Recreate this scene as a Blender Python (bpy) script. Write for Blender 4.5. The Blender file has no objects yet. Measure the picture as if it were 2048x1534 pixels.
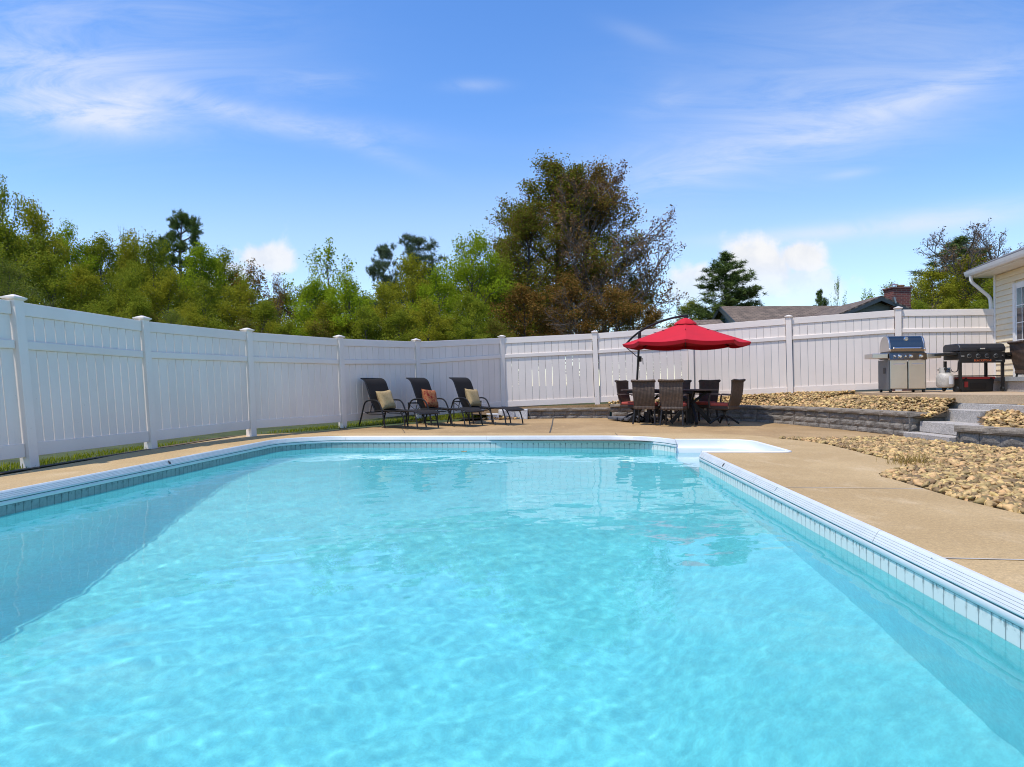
import bpy, math, random
import numpy as np
from mathutils import Vector, Matrix
from mathutils.geometry import tessellate_polygon

random.seed(7)
rng = np.random.default_rng(7)
S = bpy.context.scene
COL = S.collection
R = math.radians

# ------------------------------------------------------------------ camera
F, CX, CY, H = 1390.0, 1024.0, 767.0, 0.87
rho, pit = 0.005, 0.0036
fwd = Vector((0, math.cos(pit), math.sin(pit)))
rgt = Vector((math.cos(rho), 0, -math.sin(rho)))
upv = rgt.cross(fwd).normalized()
rgt = fwd.cross(upv).normalized()
cam_d = bpy.data.cameras.new('camera')
cam = bpy.data.objects.new('camera', cam_d)
COL.objects.link(cam)
cm = Matrix((rgt, upv, -fwd)).transposed().to_4x4()
cm.translation = Vector((0, 0, H))
cam.matrix_world = cm
cam_d.sensor_width = 36
cam_d.lens = F / 2048 * 36
cam_d.clip_start = 0.05
cam_d.clip_end = 2000
S.camera = cam


def ray(px, py):
    return rgt * ((px - CX) / F) + upv * ((CY - py) / F) + fwd


def P(px, py, z=0.0):          # the place on the level z seen at this spot of the photograph
    d = ray(px, py)
    t = (z - H) / d.z
    return Vector((d.x * t, d.y * t, z))


def Q(px, py, Y):              # the place at the distance Y seen at this spot
    d = ray(px, py)
    t = Y / d.y
    return Vector((d.x * t, Y, H + d.z * t))


# ------------------------------------------------------------------ light
SUN = Vector((-0.37, -0.23, 1.0)).normalized()
EXPOSURE = 0.55
S.view_settings.view_transform = 'Standard'
S.view_settings.look = 'None'
S.view_settings.gamma = 1.0
S.view_settings.exposure = EXPOSURE
S.view_settings.use_curve_mapping = False
sun_d = bpy.data.lights.new('sun', 'SUN')
sun_d.energy = 2.8
sun_d.angle = R(0.5)
sun_d.color = (1.0, 0.96, 0.90)
sun = bpy.data.objects.new('sun', sun_d)
COL.objects.link(sun)
sun.rotation_euler = SUN.to_track_quat('Z', 'Y').to_euler()
sun.location = (0, 0, 30)


class NT:                      # a short way to write node trees
    def __init__(s, tree):
        s.t = tree
        s.n = tree.nodes
        s.l = tree.links

    def add(s, typ, **kw):
        nd = s.n.new(typ)
        for k, v in kw.items():
            setattr(nd, k, v)
        return nd

    def put(s, sock, v):
        if v is None:
            return
        if isinstance(v, bpy.types.NodeSocket):
            s.l.new(v, sock)
        else:
            sock.default_value = v

    def m(s, op, a, b=None, c=None, clamp=False):
        nd = s.add('ShaderNodeMath', operation=op, use_clamp=clamp)
        for i, v in enumerate((a, b, c)):
            s.put(nd.inputs[i], v)
        return nd.outputs[0]

    def vm(s, op, a, b=None):
        nd = s.add('ShaderNodeVectorMath', operation=op)
        s.put(nd.inputs[0], a)
        s.put(nd.inputs[1], b)
        return nd.outputs[0]

    def noise(s, vec, scale, detail=4, rough=0.55, dist=0.0):
        nd = s.add('ShaderNodeTexNoise')
        s.put(nd.inputs['Vector'], vec)
        nd.inputs['Scale'].default_value = scale
        nd.inputs['Detail'].default_value = detail
        nd.inputs['Roughness'].default_value = rough
        nd.inputs['Distortion'].default_value = dist
        return nd.outputs['Fac']

    def ramp(s, fac, stops, interp='LINEAR'):
        nd = s.add('ShaderNodeValToRGB')
        cr = nd.color_ramp
        cr.interpolation = interp
        while len(cr.elements) < len(stops):
            cr.elements.new(0.5)
        for e, (p, c) in zip(cr.elements, stops):
            e.position = p
            e.color = c if len(c) == 4 else (*c, 1)
        s.put(nd.inputs[0], fac)
        return nd.outputs[0]

    def mix(s, fac, a, b, blend='MIX'):
        nd = s.add('ShaderNodeMix', data_type='RGBA', blend_type=blend)
        s.put(nd.inputs[0], fac)
        s.put(nd.inputs[6], a if isinstance(a, bpy.types.NodeSocket) else (*a, 1))
        s.put(nd.inputs[7], b if isinstance(b, bpy.types.NodeSocket) else (*b, 1))
        return nd.outputs[2]

    def maprange(s, v, a, b, c=0.0, d=1.0, smooth=True):
        nd = s.add('ShaderNodeMapRange', interpolation_type='SMOOTHSTEP' if smooth else 'LINEAR')
        s.put(nd.inputs[0], v)
        for i, x in enumerate((a, b, c, d)):
            nd.inputs[1 + i].default_value = x
        return nd.outputs[0]


world = bpy.data.worlds.new('World')
S.world = world
world.use_nodes = True
W = NT(world.node_tree)
W.n.clear()
sky = W.add('ShaderNodeTexSky', sky_type='NISHITA')
sky.sun_disc = False
sky.sun_elevation = math.asin(SUN.z)
sky.sun_rotation = math.atan2(SUN.x, SUN.y)
sky.altitude = 50
sky.air_density = 1.0
sky.dust_density = 0.15
sky.ozone_density = 2.5
tc = W.add('ShaderNodeTexCoord').outputs['Generated']
sep = W.add('ShaderNodeSeparateXYZ')
W.l.new(tc, sep.inputs[0])
dx, dy, dz = sep.outputs
yy = W.m('MAXIMUM', dy, 0.08)
uu = W.m('DIVIDE', dx, yy)
vv = W.m('DIVIDE', dz, yy)
front = W.maprange(dy, 0.05, 0.35)
cmb = W.add('ShaderNodeCombineXYZ')
W.l.new(uu, cmb.inputs[0]); W.l.new(vv, cmb.inputs[1])
UV = cmb.outputs[0]


def cloud(px, py, a, b, ang, k, noise=None, lo=0.35, hi=0.75):
    u0, v0 = (px - 1024) / F, (771 - py) / F
    c, s_ = math.cos(R(ang)), math.sin(R(ang))
    du = W.m('SUBTRACT', uu, u0)
    dv = W.m('SUBTRACT', vv, v0)
    p = W.m('ADD', W.m('MULTIPLY', du, c), W.m('MULTIPLY', dv, s_))
    q = W.m('ADD', W.m('MULTIPLY', du, -s_), W.m('MULTIPLY', dv, c))
    p = W.m('DIVIDE', p, a / F)
    q = W.m('DIVIDE', q, b / F)
    r2 = W.m('ADD', W.m('MULTIPLY', p, p), W.m('MULTIPLY', q, q))
    g = W.m('POWER', 2.718, W.m('MULTIPLY', r2, -1.0))
    if noise is not None:
        g = W.m('MULTIPLY', g, W.maprange(noise, lo, hi))
    return W.m('MULTIPLY', g, k)


def streaks(ang, sx, sy, scale, detail=5):
    mp = W.add('ShaderNodeMapping')
    mp.inputs['Rotation'].default_value = (0, 0, R(-ang))
    mp.inputs['Scale'].default_value = (sx, sy, 1)
    W.l.new(UV, mp.inputs[0])
    return W.noise(mp.outputs[0], scale, detail + 4, 0.66, 1.1)


n_l = streaks(-12, 1, 4.5, 3.2)
n_r = streaks(17, 1, 5, 3.0)
n_s = streaks(3, 1, 3, 6.0)
clouds = [
    cloud(200, 232, 150, 30, -9, 0.5, n_l, 0.2, 0.6),
    cloud(250, 205, 80, 45, 5, 0.45, n_s, 0.25, 0.65),
    cloud(120, 110, 360, 150, 0, 0.5, n_l, 0.25, 0.7),
    cloud(90, 175, 250, 60, -6, 0.30, n_l, 0.2, 0.7),
    cloud(430, 205, 160, 22, -17, 0.34, n_l, 0.2, 0.6),
    cloud(650, 250, 210, 26, -7, 0.28, n_l, 0.2, 0.65),
    cloud(730, 290, 130, 18, -22, 0.2, n_l, 0.2, 0.65),
    cloud(610, 160, 110, 26, 2, 0.22, n_s, 0.3, 0.7),
    cloud(950, 168, 60, 12, 0, 0.22, n_s, 0.25, 0.65),
    cloud(1330, 200, 60, 26, 20, 0.26, n_s, 0.25, 0.65),
    cloud(1285, 70, 70, 18, -20, 0.12),
    cloud(1850, 195, 240, 30, 19, 0.34, n_r, 0.2, 0.65),
    cloud(1560, 285, 360, 75, 12, 0.42, n_r, 0.2, 0.7),
    cloud(1750, 120, 420, 140, 12, 0.34, n_r, 0.1, 0.8),
    cloud(1380, 345, 150, 28, 14, 0.26, n_r, 0.2, 0.7),
    cloud(1700, 350, 50, 9, 8, 0.22),
    cloud(1900, 440, 260, 24, 7, 0.5, n_r, 0.15, 0.6),
    cloud(1600, 470, 190, 14, 4, 0.3, n_r, 0.2, 0.6),
    cloud(1000, 520, 2500, 150, 0, 0.28),
]
tot = clouds[0]
for c_ in clouds[1:]:
    tot = W.m('ADD', tot, c_)
# heaped clouds low over the trees
nb = W.noise(UV, 26, 6, 0.55, 0.3)
nb2 = W.noise(UV, 7, 4, 0.5, 0.0)


def heap(px, py, a, b, k=1.0):
    g = cloud(px, py, a, b, 0, 1.0)
    g = W.m('ADD', g, W.m('MULTIPLY', W.m('SUBTRACT', nb, 0.5), 0.95))
    g = W.m('ADD', g, W.m('MULTIPLY', W.m('SUBTRACT', nb2, 0.5), 0.7))
    return W.m('MULTIPLY', W.maprange(g, 0.28, 0.72), k)


hp = heap(1525, 545, 95, 75)
for a_ in ((1400, 575, 95, 50, 1.0), (1600, 515, 62, 44, 1.0), (1590, 575, 120, 50, 0.8), (535, 515, 68, 34, 0.9), (470, 545, 90, 30, 0.8)):
    hp = W.m('MAXIMUM', hp, heap(*a_))
lowfade = W.maprange(vv, 0.10, 0.19, 0.42, 1.0)
hp = W.m('MULTIPLY', hp, lowfade)
tot = W.m('MULTIPLY', W.m('MINIMUM', tot, 0.85), front)
hp = W.m('MULTIPLY', hp, front)
# thin cirrus everywhere else
zz = W.m('MAXIMUM', dz, 0.12)
cv = W.add('ShaderNodeCombineXYZ')
W.l.new(W.m('DIVIDE', dx, zz), cv.inputs[0]); W.l.new(W.m('DIVIDE', dy, W.m('MULTIPLY', zz, 0.4)), cv.inputs[1])
gen = W.m('MULTIPLY', W.maprange(W.noise(cv.outputs[0], 0.8, 5, 0.6, 0.5), 0.5, 0.8), 0.35)
gen = W.m('MULTIPLY', gen, W.m('SUBTRACT', 1.0, front))
tot = W.m('ADD', tot, gen)
hsv = W.add('ShaderNodeHueSaturation')
hsv.inputs['Saturation'].default_value = 1.25
hsv.inputs['Hue'].default_value = 0.508
hsv.inputs['Value'].default_value = 1.08
W.l.new(sky.outputs[0], hsv.inputs['Color'])
SKYK = 0.15
c1 = W.mix(tot, hsv.outputs[0], (3.7, 3.95, 4.5))
c2 = W.mix(hp, c1, W.mix(W.maprange(nb, 0.35, 0.65), (3.75, 3.9, 4.2), (4.3, 4.33, 4.42)))
bg = W.add('ShaderNodeBackground')
bg.inputs['Strength'].default_value = SKYK
W.l.new(c2, bg.inputs['Color'])
wo = W.add('ShaderNodeOutputWorld')
W.l.new(bg.outputs[0], wo.inputs['Surface'])

S.render.engine = 'CYCLES'
cy = S.cycles
cy.use_denoising = True
cy.filter_width = 1.05
cy.max_bounces = 10
cy.transparent_max_bounces = 12
cy.caustics_refractive = True
cy.caustics_reflective = False
cy.blur_glossy = 0.6
cy.sample_clamp_indirect = 6.0

# ------------------------------------------------------------------ materials


def new_mat(name):
    m = bpy.data.materials.new(name)
    m.use_nodes = True
    n = NT(m.node_tree)
    b = n.n['Principled BSDF']
    return m, n, b


def mat(name, col, rough=0.6, metal=0.0, var=0.0, vscale=6.0, bump=0.0, bscale=60.0, island=0.0, spec=0.5, fine=0.0, fscale=90.0, coat=0.0, hue=0.0):
    m, n, b = new_mat(name)
    b.inputs['Roughness'].default_value = rough
    b.inputs['Metallic'].default_value = metal
    b.inputs['Specular IOR Level'].default_value = spec
    b.inputs['Coat Weight'].default_value = coat
    co = n.add('ShaderNodeTexCoord').outputs['Object']
    c = None
    if var or island or fine:
        val = 1.0
        if var:
            val = n.maprange(n.noise(co, vscale, 5, 0.6), 0.25, 0.75, 1 - var, 1 + var)
        if fine:
            val = n.m('MULTIPLY', val, n.maprange(n.noise(co, fscale, 3, 0.7), 0.25, 0.75, 1 - fine, 1 + fine))
        h_ = n.add('ShaderNodeHueSaturation')
        h_.inputs['Color'].default_value = (*col, 1)
        if island:
            ri = n.add('ShaderNodeNewGeometry').outputs['Random Per Island']
            val = n.m('MULTIPLY', val, n.maprange(ri, 0, 1, 1 - island, 1 + island, False))
            if hue:
                rr = n.m('FRACT', n.m('MULTIPLY', ri, 17.37))
                n.put(h_.inputs['Hue'], n.maprange(rr, 0, 1, 0.5 - hue, 0.5 + hue, False))
        n.put(h_.inputs['Value'], val)
        n.put(b.inputs['Base Color'], h_.outputs[0])
    else:
        b.inputs['Base Color'].default_value = (*col, 1)
    if bump:
        bp = n.add('ShaderNodeBump')
        bp.inputs['Strength'].default_value = bump
        bp.inputs['Distance'].default_value = 0.01
        n.put(bp.inputs['Height'], n.noise(co, bscale, 5, 0.6))
        n.put(b.inputs['Normal'], bp.outputs[0])
    return m


def vinyl():
    m, n, b = new_mat('white_vinyl')
    co = n.add('ShaderNodeTexCoord').outputs['Object']
    rnd = n.add('ShaderNodeObjectInfo').outputs['Random']
    val = n.m('MULTIPLY', n.maprange(rnd, 0, 1, 0.955, 1.02, False), n.maprange(n.noise(co, 1.4, 5, 0.6), 0.3, 0.7, 0.96, 1.02))
    mp = n.add('ShaderNodeMapping')
    mp.inputs['Scale'].default_value = (1, 1, 0.12)
    n.l.new(co, mp.inputs[0])
    streak = n.maprange(n.noise(mp.outputs[0], 16, 5, 0.7), 0.62, 0.8)
    speck = n.maprange(n.noise(co, 22, 3, 0.6), 0.70, 0.76)
    col = n.mix(n.m('MULTIPLY', streak, 0.18), (0.84, 0.725, 0.62), (0.45, 0.40, 0.32))
    col = n.mix(n.m('MULTIPLY', speck, 0.35), col, (0.30, 0.27, 0.2))
    h_ = n.add('ShaderNodeHueSaturation')
    n.put(h_.inputs['Color'], col); n.put(h_.inputs['Value'], val)
    n.put(b.inputs['Base Color'], h_.outputs[0])
    b.inputs['Roughness'].default_value = 0.4
    return m


VINYL = vinyl()
CONC = None


def concrete(name, c_a, c_b, c_c, fine=0.17):
    m, n, b = new_mat(name)
    co = n.add('ShaderNodeTexCoord').outputs['Object']
    big = n.noise(co, 0.55, 5, 0.62, 0.4)
    mp = n.add('ShaderNodeMapping')
    mp.inputs['Scale'].default_value = (1.0, 0.45, 1)
    n.l.new(co, mp.inputs[0])
    med = n.noise(mp.outputs[0], 3.2, 6, 0.65)
    col = n.mix(n.maprange(big, 0.38, 0.64), c_a, c_b)
    col = n.mix(n.m('MULTIPLY', n.maprange(med, 0.5, 0.75), 0.7), col, c_c)
    sp = n.maprange(n.noise(co, 85, 3, 0.7), 0.3, 0.7, 1 - fine, 1 + fine)
    sp2 = n.maprange(n.noise(co, 30, 4, 0.7), 0.3, 0.7, 1 - fine * 0.7, 1 + fine * 0.7)
    h_ = n.add('ShaderNodeHueSaturation')
    n.put(h_.inputs['Color'], col)
    n.put(h_.inputs['Value'], n.m('MULTIPLY', sp, sp2))
    n.put(b.inputs['Base Color'], h_.outputs[0])
    b.inputs['Roughness'].default_value = 0.85
    bp = n.add('ShaderNodeBump')
    bp.inputs['Strength'].default_value = 0.35
    bp.inputs['Distance'].default_value = 0.004
    n.put(bp.inputs['Height'], n.noise(co, 130, 4, 0.7))
    n.put(b.inputs['Normal'], bp.outputs[0])
    return m


DECK = concrete('beige_concrete', (0.50, 0.338, 0.155), (0.42, 0.275, 0.118), (0.58, 0.415, 0.225))
PATIO = concrete('brown_stamped_concrete', (0.42, 0.27, 0.12), (0.33, 0.205, 0.085), (0.49, 0.32, 0.15), 0.2)
SLAB = concrete('tan_concrete', (0.46, 0.33, 0.20), (0.42, 0.29, 0.17), (0.5, 0.37, 0.23))
SLABSIDE = concrete('tan_concrete_side', (0.27, 0.175, 0.085), (0.23, 0.145, 0.07), (0.3, 0.2, 0.1))
JOINT = mat('dark_joint', (0.09, 0.075, 0.055), 0.9)
PJOINT = mat('pale_joint', (0.5, 0.46, 0.40), 0.8)
GRANITE = mat('grey_granite', (0.43, 0.38, 0.325), 0.8, var=0.10, vscale=5, fine=0.42, fscale=55, bump=0.5, bscale=60)
BLOCK = mat('grey_brown_block', (0.20, 0.175, 0.145), 0.9, var=0.30, vscale=5, fine=0.35, fscale=38, bump=0.9, bscale=32)
CAPSTONE = mat('brown_capstone', (0.235, 0.195, 0.15), 0.9, var=0.25, vscale=4, fine=0.25, fscale=40, bump=0.7, bscale=40)
ROCK = mat('river_stone', (0.43, 0.275, 0.105), 0.65, island=0.60, var=0.16, vscale=25, hue=0.013)
SOIL = mat('dark_soil', (0.12, 0.08, 0.045), 0.95, var=0.4, vscale=12, bump=1.0, bscale=30)
EARTH = mat('sandy_soil', (0.14, 0.085, 0.035), 0.95, var=0.4, vscale=20)
BLACKM = mat('black_painted_metal', (0.020, 0.018, 0.017), 0.45, spec=0.3)
BLACKP = mat('black_plastic', (0.016, 0.016, 0.017), 0.5)
COPING = mat('white_coping', (0.66, 0.655, 0.635), 0.35, var=0.05, vscale=3)
STEPM = mat('white_fibreglass', (0.80, 0.78, 0.75), 0.3)
STEEL = mat('brushed_steel', (0.62, 0.58, 0.53), 0.28, metal=1.0, var=0.05, vscale=3)
POLISH = mat('polished_steel', (0.25, 0.215, 0.18), 0.16, metal=1.0)
CHROME = mat('chrome', (0.8, 0.8, 0.82), 0.1, metal=1.0)
GREYP = mat('grey_panel', (0.12, 0.13, 0.14), 0.4, metal=0.4)
RUBBER = mat('black_rubber', (0.012, 0.012, 0.012), 0.7)
REDC = mat('red_canvas', (0.54, 0.004, 0.016), 0.85, var=0.06, vscale=3, fine=0.05, fscale=300)
CUSHION = mat('faded_red_cushion', (0.42, 0.075, 0.055), 0.9, var=0.12, vscale=8)
WOODB = mat('dark_brown_wood', (0.085, 0.055, 0.045), 0.55, var=0.25, vscale=4)
REDP = mat('red_plastic', (0.35, 0.02, 0.02), 0.45)
ORANGE = mat('orange_print', (0.7, 0.14, 0.03), 0.5)
WHITEP = mat('white_print', (0.75, 0.75, 0.75), 0.5)
TANKM = mat('worn_grey_tank', (0.48, 0.43, 0.36), 0.5, var=0.25, vscale=9, fine=0.12, fscale=60)
CREAM = mat('cream_siding', (0.80, 0.66, 0.44), 0.55, var=0.03, vscale=2)
TRIM = mat('white_trim', (0.80, 0.75, 0.68), 0.45, var=0.02)
GLASS = mat('dark_window_glass', (0.04, 0.035, 0.04), 0.08)
GREYSID = mat('grey_green_siding', (0.13, 0.14, 0.125), 0.7, var=0.06)
FASCIA = mat('dark_fascia', (0.035, 0.045, 0.05), 0.5)
BARK = mat('grey_brown_bark', (0.10, 0.08, 0.065), 0.95, var=0.3, vscale=8, bump=0.6, bscale=20)
BARKP = mat('pale_grey_bark', (0.13, 0.105, 0.088), 0.95, var=0.3, vscale=8)
DIRT = mat('grey_metal', (0.3, 0.3, 0.3), 0.4, metal=0.8)


def wicker(name, ca, cb, sc=30):
    m, n, b = new_mat(name)
    co = n.add('ShaderNodeTexCoord').outputs['Object']
    w1 = n.add('ShaderNodeTexWave', bands_direction='Z')
    w1.inputs['Scale'].default_value = sc / 2.2
    w1.inputs['Distortion'].default_value = 1.0
    w2 = n.add('ShaderNodeTexWave', bands_direction='Y')
    w2.inputs['Scale'].default_value = sc / 3
    n.l.new(co, w1.inputs[0]); n.l.new(co, w2.inputs[0])
    f = n.m('MULTIPLY', w1.outputs['Fac'], n.maprange(w2.outputs['Fac'], 0.05, 0.5, 0.35, 1.0))
    f = n.m('MULTIPLY', f, n.maprange(n.noise(co, 18, 4), 0.3, 0.7, 0.7, 1.2))
    n.put(b.inputs['Base Color'], n.mix(f, ca, cb))
    b.inputs['Roughness'].default_value = 0.55
    bp = n.add('ShaderNodeBump')
    bp.inputs['Strength'].default_value = 0.8
    bp.inputs['Distance'].default_value = 0.006
    n.put(bp.inputs['Height'], f)
    n.put(b.inputs['Normal'], bp.outputs[0])
    return m


WICKER = wicker('brown_wicker', (0.012, 0.008, 0.006), (0.17, 0.095, 0.055))


def sling():
    m, n, b = new_mat('black_sling_mesh')
    co = n.add('ShaderNodeTexCoord').outputs['Object']
    w = n.add('ShaderNodeTexWave', bands_direction='Z')
    w.inputs['Scale'].default_value = 30
    n.l.new(co, w.inputs[0])
    f = n.m('MULTIPLY', n.noise(co, 120, 2), w.outputs['Fac'])
    n.put(b.inputs['Base Color'], n.mix(f, (0.012, 0.010, 0.009), (0.05, 0.044, 0.040)))
    b.inputs['Roughness'].default_value = 0.8
    b.inputs['Specular IOR Level'].default_value = 0.15
    return m


SLING = sling()


def pillow_mat(name, a, bcol, cscale, thr):
    m, n, b = new_mat(name)
    co = n.add('ShaderNodeTexCoord').outputs['Object']
    v = n.add('ShaderNodeTexVoronoi', feature='DISTANCE_TO_EDGE')
    v.inputs['Scale'].default_value = cscale
    v.inputs['Randomness'].default_value = 0.9
    n.l.new(co, v.inputs['Vector'])
    f = n.maprange(v.outputs['Distance'], thr, thr + 0.06)
    f2 = n.maprange(n.noise(co, cscale * 0.8, 3), 0.4, 0.6)
    n.put(b.inputs['Base Color'], n.mix(n.m('MULTIPLY', f, f2), a, bcol))
    b.inputs['Roughness'].default_value = 0.95
    return m


TANPIL = pillow_mat('tan_fabric', (0.46, 0.32, 0.15), (0.38, 0.25, 0.10), 30, 0.05)
REDPIL = pillow_mat('rust_patterned_fabric', (0.40, 0.15, 0.05), (0.24, 0.016, 0.008), 15, 0.03)


def leafmat(name, ca, cb, trans=0.42, cc=None):
    m, n, b = new_mat(name)
    n.n.remove(b)
    g = n.add('ShaderNodeNewGeometry')
    ri = g.outputs['Random Per Island']
    co = n.add('ShaderNodeTexCoord').outputs['Object']
    big = n.noise(co, 0.55, 3, 0.6)
    f = n.m('ADD', n.m('MULTIPLY', ri, 0.55), n.m('MULTIPLY', n.maprange(big, 0.3, 0.7), 0.45))
    col = n.mix(f, ca, cb)
    if cc:
        col = n.mix(n.maprange(n.m('FRACT', n.m('MULTIPLY', ri, 13.7)), 0.72, 0.8), col, cc)
    d = n.add('ShaderNodeBsdfDiffuse')
    t = n.add('ShaderNodeBsdfTranslucent')
    n.put(d.inputs['Color'], col)
    n.put(t.inputs['Color'], col)
    mx = n.add('ShaderNodeMixShader')
    mx.inputs[0].default_value = trans
    n.l.new(d.outputs[0], mx.inputs[1]); n.l.new(t.outputs[0], mx.inputs[2])
    out = n.n['Material Output']
    n.l.new(mx.outputs[0], out.inputs['Surface'])
    return m


LF_BRIGHT = leafmat('bright_green_leaves', (0.200, 0.290, 0.014), (0.360, 0.420, 0.028))
LF_OLIVE = leafmat('olive_green_leaves', (0.165, 0.205, 0.016), (0.310, 0.325, 0.034))
LF_YELLOW = leafmat('yellow_green_leaves', (0.225, 0.235, 0.016), (0.370, 0.340, 0.034))
LF_BRONZE = leafmat('bronze_leaves', (0.205, 0.110, 0.026), (0.330, 0.175, 0.044), 0.3, (0.08, 0.09, 0.015))
LF_DEEP = leafmat('deep_green_leaves', (0.130, 0.140, 0.018), (0.235, 0.230, 0.030), 0.4, (0.21, 0.12, 0.035))
LF_BUD = leafmat('brown_bud_leaves', (0.150, 0.085, 0.040), (0.260, 0.150, 0.065), 0.2)
LF_RUST = leafmat('rust_brown_leaves', (0.20, 0.125, 0.035), (0.32, 0.20, 0.060), 0.4, (0.20, 0.19, 0.028))
LF_PINE = leafmat('pine_needles', (0.075, 0.115, 0.030), (0.155, 0.200, 0.052), 0.15)
LF_PINEB = leafmat('blue_green_needles', (0.075, 0.110, 0.060), (0.150, 0.185, 0.088), 0.15)
LF_SOFT = leafmat('feathery_green', (0.140, 0.170, 0.025), (0.240, 0.260, 0.050), 0.3)
GRASSM = leafmat('grass_blades', (0.170, 0.210, 0.012), (0.330, 0.340, 0.030), 0.35)
WEEDM = leafmat('dry_weed', (0.28, 0.19, 0.05), (0.42, 0.30, 0.10), 0.3)
LAWN = mat('lawn_soil', (0.05, 0.065, 0.015), 0.95, var=0.35, vscale=2, fine=0.3, fscale=25)


def shingle():
    m, n, b = new_mat('brown_shingles')
    co = n.add('ShaderNodeTexCoord').outputs['UV']
    br = n.add('ShaderNodeTexBrick')
    n.l.new(co, br.inputs['Vector'])
    br.inputs['Scale'].default_value = 1
    br.inputs['Brick Width'].default_value = 0.3
    br.inputs['Row Height'].default_value = 0.14
    br.inputs['Mortar Size'].default_value = 0.012
    br.inputs['Color1'].default_value = (0.21, 0.15, 0.105, 1)
    br.inputs['Color2'].default_value = (0.13, 0.095, 0.07, 1)
    br.inputs['Mortar'].default_value = (0.06, 0.045, 0.035, 1)
    v = n.maprange(n.noise(co, 2.5, 4), 0.3, 0.7, 0.8, 1.2)
    h_ = n.add('ShaderNodeHueSaturation')
    n.put(h_.inputs['Color'], br.outputs['Color']); n.put(h_.inputs['Value'], v)
    n.put(b.inputs['Base Color'], h_.outputs[0])
    b.inputs['Roughness'].default_value = 0.95
    return m


SHINGLE = shingle()
GSHINGLE = mat('grey_shingles', (0.16, 0.155, 0.15), 0.95, var=0.2, vscale=4, fine=0.3, fscale=30)


def brickmat():
    m, n, b = new_mat('red_brick')
    co = n.add('ShaderNodeTexCoord').outputs['UV']
    br = n.add('ShaderNodeTexBrick')
    n.l.new(co, br.inputs['Vector'])
    br.inputs['Scale'].default_value = 1
    br.inputs['Brick Width'].default_value = 0.2
    br.inputs['Row Height'].default_value = 0.075
    br.inputs['Mortar Size'].default_value = 0.008
    br.inputs['Color1'].default_value = (0.20, 0.05, 0.035, 1)
    br.inputs['Color2'].default_value = (0.12, 0.035, 0.03, 1)
    br.inputs['Mortar'].default_value = (0.22, 0.15, 0.12, 1)
    n.put(b.inputs['Base Color'], br.outputs['Color'])
    b.inputs['Roughness'].default_value = 0.9
    return m


BRICK = brickmat()


def liner():                    # printed vinyl: a band of tiles at the waterline, pale blue below
    m, n, b = new_mat('vinyl_liner')
    uv = n.add('ShaderNodeTexCoord').outputs['UV']
    sp = n.add('ShaderNodeSeparateXYZ')
    n.l.new(uv, sp.inputs[0])
    u, v = sp.outputs[0], sp.outputs[1]
    fr = n.m('FRACT', n.m('DIVIDE', u, 0.092))
    g = n.m('ABSOLUTE', n.m('SUBTRACT', fr, 0.5))
    grout = n.maprange(g, 0.445, 0.475)
    nz = n.noise(uv, 22, 5, 0.65)
    nz2 = n.noise(uv, 5, 3, 0.6)
    sm = n.m('MULTIPLY', n.maprange(nz, 0.48, 0.66), n.maprange(v, -0.155, -0.105))
    sm = n.m('MULTIPLY', sm, n.maprange(nz2, 0.40, 0.6, 0.25, 1.0))
    sm2 = n.m('MULTIPLY', n.maprange(g, 0.30, 0.47), n.maprange(v, -0.17, -0.11))
    sm = n.m('MAXIMUM', sm, n.m('MULTIPLY', sm2, n.maprange(nz, 0.38, 0.62)))
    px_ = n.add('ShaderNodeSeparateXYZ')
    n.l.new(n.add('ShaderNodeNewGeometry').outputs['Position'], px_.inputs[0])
    xmix = n.maprange(px_.outputs[0], -4.3, 1.6)          # tile band runs from dark at the left to pale at the right
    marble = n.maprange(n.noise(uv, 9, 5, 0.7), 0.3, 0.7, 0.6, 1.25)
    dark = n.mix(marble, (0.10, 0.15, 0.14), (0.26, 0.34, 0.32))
    tile = n.mix(sm, n.mix(xmix, dark, (0.78, 0.75, 0.67)), n.mix(xmix, (0.08, 0.11, 0.11), (0.20, 0.21, 0.19)))
    tile = n.mix(n.m('MULTIPLY', grout, n.maprange(nz2, 0.3, 0.6, 0.35, 0.85)), tile, n.mix(xmix, (0.06, 0.085, 0.08), (0.20, 0.20, 0.19)))
    topl = n.m('MULTIPLY', n.m('GREATER_THAN', v, -0.106), 0.6)
    tile = n.mix(topl, tile, (0.12, 0.16, 0.165))
    band = n.m('GREATER_THAN', v, -0.197)
    gp = n.add('ShaderNodeNewGeometry').outputs['Position']
    mot = n.maprange(n.noise(gp, 3.2, 10, 0.78), 0.3, 0.7, 0.80, 1.14)
    h_ = n.add('ShaderNodeHueSaturation')
    h_.inputs['Color'].default_value = (0.205, 0.79, 0.755, 1)
    gr_n = n.maprange(n.noise(gp, 28, 3, 0.7), 0.3, 0.7, 0.90, 1.10)
    n.put(h_.inputs['Value'], n.m('MULTIPLY', mot, gr_n))
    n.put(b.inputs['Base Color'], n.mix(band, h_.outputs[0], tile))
    b.inputs['Roughness'].default_value = 0.5
    return m


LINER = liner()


def water_mat():
    m, n, b = new_mat('pool_water')
    n.n.remove(b)
    g = n.add('ShaderNodeBsdfGlass')
    g.inputs['IOR'].default_value = 1.333
    g.inputs['Roughness'].default_value = 0.0
    g.inputs['Color'].default_value = (1, 1, 1, 1)
    out = n.n['Material Output']
    # a little cloudiness in the water scatters light back
    d = n.add('ShaderNodeBsdfDiffuse')
    d.inputs['Color'].default_value = (0.17, 0.76, 0.84, 1)
    mx = n.add('ShaderNodeMixShader')
    mx.inputs[0].default_value = 0.18
    n.l.new(g.outputs[0], mx.inputs[1]); n.l.new(d.outputs[0], mx.inputs[2])
    n.l.new(mx.outputs[0], out.inputs['Surface'])
    return m


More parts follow.
